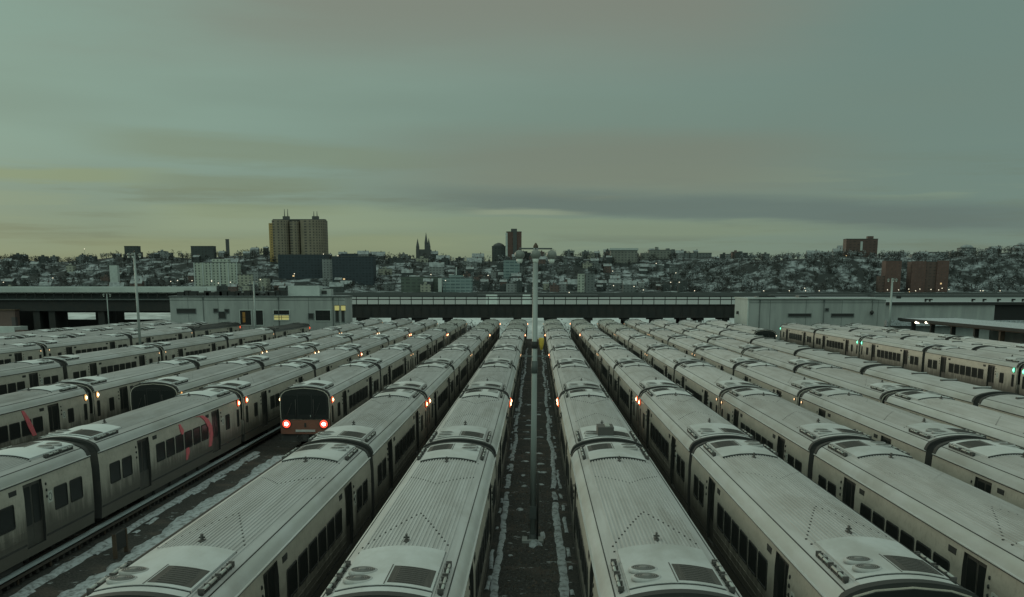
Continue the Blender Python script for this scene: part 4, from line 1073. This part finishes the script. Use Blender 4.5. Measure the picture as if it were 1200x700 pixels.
addbox(t, 'east_wing', w * .18, w / 2, -2.5, 0, 0, H + 1.5, 'brick_red', 'snow_far'); addbox(t, 'west_wing', -w / 2, -w * .12, -2.2, 0, 0, H + .8, 'brick_red', 'snow_far')
t, w, H = block('domed_hall', (1126, 1144, 291, 299), 1760, 'house_grey', 'grey hall with rounded roof on the right skyline', depth=18)
m = MB(); m.lathe((0, 9, H), [(w * .46, 0), (w * .42, 2.2), (w * .28, 4.2), (w * .1, 5.0)], 'snow_far', 18); m.build('dome', t)
t, w, H = block('round_house', (1192, 1206, 288, 298), 1760, 'house_pale', 'pale rounded house at the right end of the skyline', depth=14)
m = MB(); m.lathe((0, 7, H), [(w * .46, 0), (w * .40, 2.4), (w * .2, 4.0), (w * .05, 4.4)], 'snow_far', 16); m.build('dome', t)
t, w, H = block('terrace_row', (1090, 1118, 296, 301), 1745, 'house_pale', 'long pale terrace with snowy roof above the brick blocks', depth=12)
t, w, H = block('radio_mast_house', (265, 268, 281, 298), 1800, 'stone_dark', 'thin dark chimney on the left skyline', 'chimney', depth=2)
t, w, H = block('gable_hall', (146, 161, 289, 297), 1740, 'house_dark', 'dark flat hall on the left skyline', depth=14, roof='stone_dark')
t, w, H = block('gable_hall', (224, 250, 289, 299), 1740, 'house_dark', 'broad dark hall on the skyline left of the tower', depth=14, roof='stone_dark')
t, w, H = block('pale_house', (129, 137, 311, 327), 1560, 'concrete_pale', 'tall narrow pale house on the left hillside', depth=8)

# houses scattered over the hillside, one object each
def house(px, D, w, hgt, dep, wall, gable, label, group):
    xx = at(px, 330, D).x; zb = hill_z(xx, D) - 2.5
    m = MB(); H = hgt + 2.5
    if gable:
        m.box(-w / 2, w / 2, 0, dep, 0, H, wall); r = w * .32
        i = m.add([(-w / 2 - .4, -.4, H), (w / 2 + .4, -.4, H), (w / 2 + .4, dep + .4, H), (-w / 2 - .4, dep + .4, H), (-w / 2 - .4, dep / 2, H + r), (w / 2 + .4, dep / 2, H + r)])
        for q in ((0, 1, 5, 4), (2, 3, 4, 5)): m.face([i + j for j in q], 'snow_far')
        for q in ((0, 4, 3), (1, 2, 5)): m.face([i + j for j in q], wall)
        m.box(w * .2, w * .2 + .9, dep * .4, dep * .4 + .9, H, H + r + 1.3, 'house_brick')
    else:
        m.box(-w / 2, w / 2, 0, dep, 0, H, wall); m.box(-w / 2 - .2, w / 2 + .2, -.2, dep + .2, H, H + .5, 'stone_dark', 'snow_far'); m.box(-w * .2, w * .1, dep * .3, dep * .6, H + .5, H + 2.4, wall)
    o = m.build('house'); o.location = (xx, D, zb); o['label'] = label; o['category'] = 'house'; o['group'] = group
    return o
HL_ = {'house_pale': 'small pale house with snowy roof', 'house_grey': 'small grey house with snowy roof', 'house_brick': 'small brick house with snowy roof', 'house_dark': 'small dark house with snowy roof', 'apartment_cream': 'small cream house with snowy roof'}
def scatter(n, px0, px1, D0, D1, where, wts, hs=(4, 9)):
    for _ in range(n):
        px = rnd.uniform(px0, px1); D = rnd.uniform(D0, D1); wall = rnd.choices(list(wts), list(wts.values()))[0]
        house(px, D, rnd.uniform(5, 14) * rnd.choice((1, 1, 1.5)), rnd.uniform(*hs), rnd.uniform(8, 13), wall, rnd.random() < .4, HL_[wall] + ' ' + where, HL_[wall].replace('small ', '').replace('house', 'houses', 1) + ' ' + where)
mixw = {'house_pale': 2, 'house_grey': 4, 'house_brick': 2, 'house_dark': 5, 'apartment_cream': 1}
scatter(58, -30, 320, 1540, 1800, 'on the left hillside', mixw)
scatter(50, 385, 600, 1560, 1800, 'on the hillside between tower and mast', mixw)
scatter(50, 600, 800, 1560, 1800, 'on the hillside right of the mast', mixw)
scatter(20, 430, 800, 1498, 1560, 'on the low shore around the mast', mixw, (6, 14))
scatter(14, -30, 430, 1498, 1540, 'on the low shore at left', mixw, (5, 9))
scatter(22, -20, 600, 1770, 1840, 'along the left skyline', mixw, (4, 9))
scatter(14, 600, 830, 1760, 1830, 'along the skyline right of the mast', mixw, (5, 10))
scatter(34, 830, 1230, 1660, 1760, 'along the top of the right bluff', {'house_pale': 4, 'house_grey': 4, 'house_brick': 1, 'house_dark': 3}, (4, 9))

# river edge on the far side
m = MB(); m.box(-900, 900, SHORE - 3, SHORE + 6, -6, 1.2, 'stone_dark'); m.build('quay_wall', label='long dark quay wall along the far river shore', category='quay')
for x0, x1, lab in ((1020, 1210, 'snow-covered pier below the right brick blocks'), (900, 1012, 'snow-covered pier below the bluff'), (560, 700, 'snow-covered pier beside the mast')):
    a, b = at(x0, 346, 1480), at(x1, 346, 1480); m = MB(); m.box(a.x, b.x, 1462, 1486, -5, -1.2, 'stone_dark', 'snow_far'); m.build('pier', label=lab, category='pier')

# bare winter woods on the slopes
def tree_mass(name, n, px0, px1, D0, D1, mats, label, snowy=.3, size=(5, 10), cut=None):
    mb = MB()
    for _ in range(n):
        px = rnd.uniform(px0, px1); D = rnd.uniform(D0, D1)
        xx = at(px, 330, D).x; z = hill_z(xx, D)
        if cut and cut(px, D): continue
        hh = rnd.uniform(*size); mm = mats if rnd.random() > snowy else ['twig_snow', 'twig_snow', 'twig_mid']
        mb.tube((xx, D, z - 1), (xx, D, z + hh * .6), .35, .12, 'twig_dark', 4, False)
        twig_cloud(mb, (xx, D, z + hh * .6), hh * .42, hh * .48, 30, 1.5, mm)
    return mb.build(name, kind='stuff', label=label, category='trees')
tree_mass('winter_wood', 1050, 800, 1240, 1512, 1700, ['twig_dark', 'twig_dark', 'twig_mid'], 'bare winter trees and snow covering the right bluff', .5)
tree_mass('winter_wood', 700, -40, 330, 1520, 1790, ['twig_dark', 'twig_dark', 'twig_mid'], 'bare dark trees between houses on the left hillside', .12)
tree_mass('winter_wood', 650, 380, 810, 1540, 1790, ['twig_dark', 'twig_dark', 'twig_mid'], 'bare trees between houses on the middle hillside', .18)

# street lamps along the far shore
def lamp_post(px, py, D, label, group, r=.62, mt='far_lamp'):
    p = at(px, py, D); zb = min(p.z - 4, hill_z(p.x, D)) if D > SHORE else -3
    t = empty('street_lamp', (p.x, D, zb), 0, label, 'street lamp', group)
    m = MB(); m.tube((0, 0, 0), (0, 0, p.z - zb), .25, .15, 'stone_dark', 5); m.build('pole', t)
    m = MB(); m.lathe((0, 0, p.z - zb), [(r * .4, -r * .6), (r, 0), (r * .6, r * .5), (.1, r * .7)], mt, 8); m.build('lamp', t)
for px, py in ((1040, 340), (1053, 340), (1065, 339), (1073, 341), (1078, 339), (1091, 339.5), (1100, 340), (1104, 338), (1112, 339.5), (1149, 341), (1152, 341), (1172, 341), (943, 338), (944, 341), (895, 341), (925, 341), (960, 341)):
    lamp_post(px, py, 1488, 'white street lamp along the shore below the right bluff', 'street lamps below the right bluff')
for px, py in ((718, 318), (719, 335), (743, 336), (754, 340), (786, 331), (796, 331), (792, 320), (814, 341), (769, 309), (667, 343)):
    lamp_post(px, py, 1480 if py > 325 else 1600, 'white street lamp on the slope right of the mast', 'street lamps right of the mast')
for px, py in ((505, 322), (522, 329), (572, 323), (345, 321), (379, 298), (396, 300), (62, 326), (157, 294.5), (99, 292), (4, 331), (15, 342), (200, 330), (208, 329), (225, 329), (248, 329), (256, 332), (270, 331), (305, 328), (248, 330)):
    lamp_post(px, py, 1500 if py > 318 else 1700, 'white street lamp among the far buildings left of the mast', 'street lamps left of the mast')
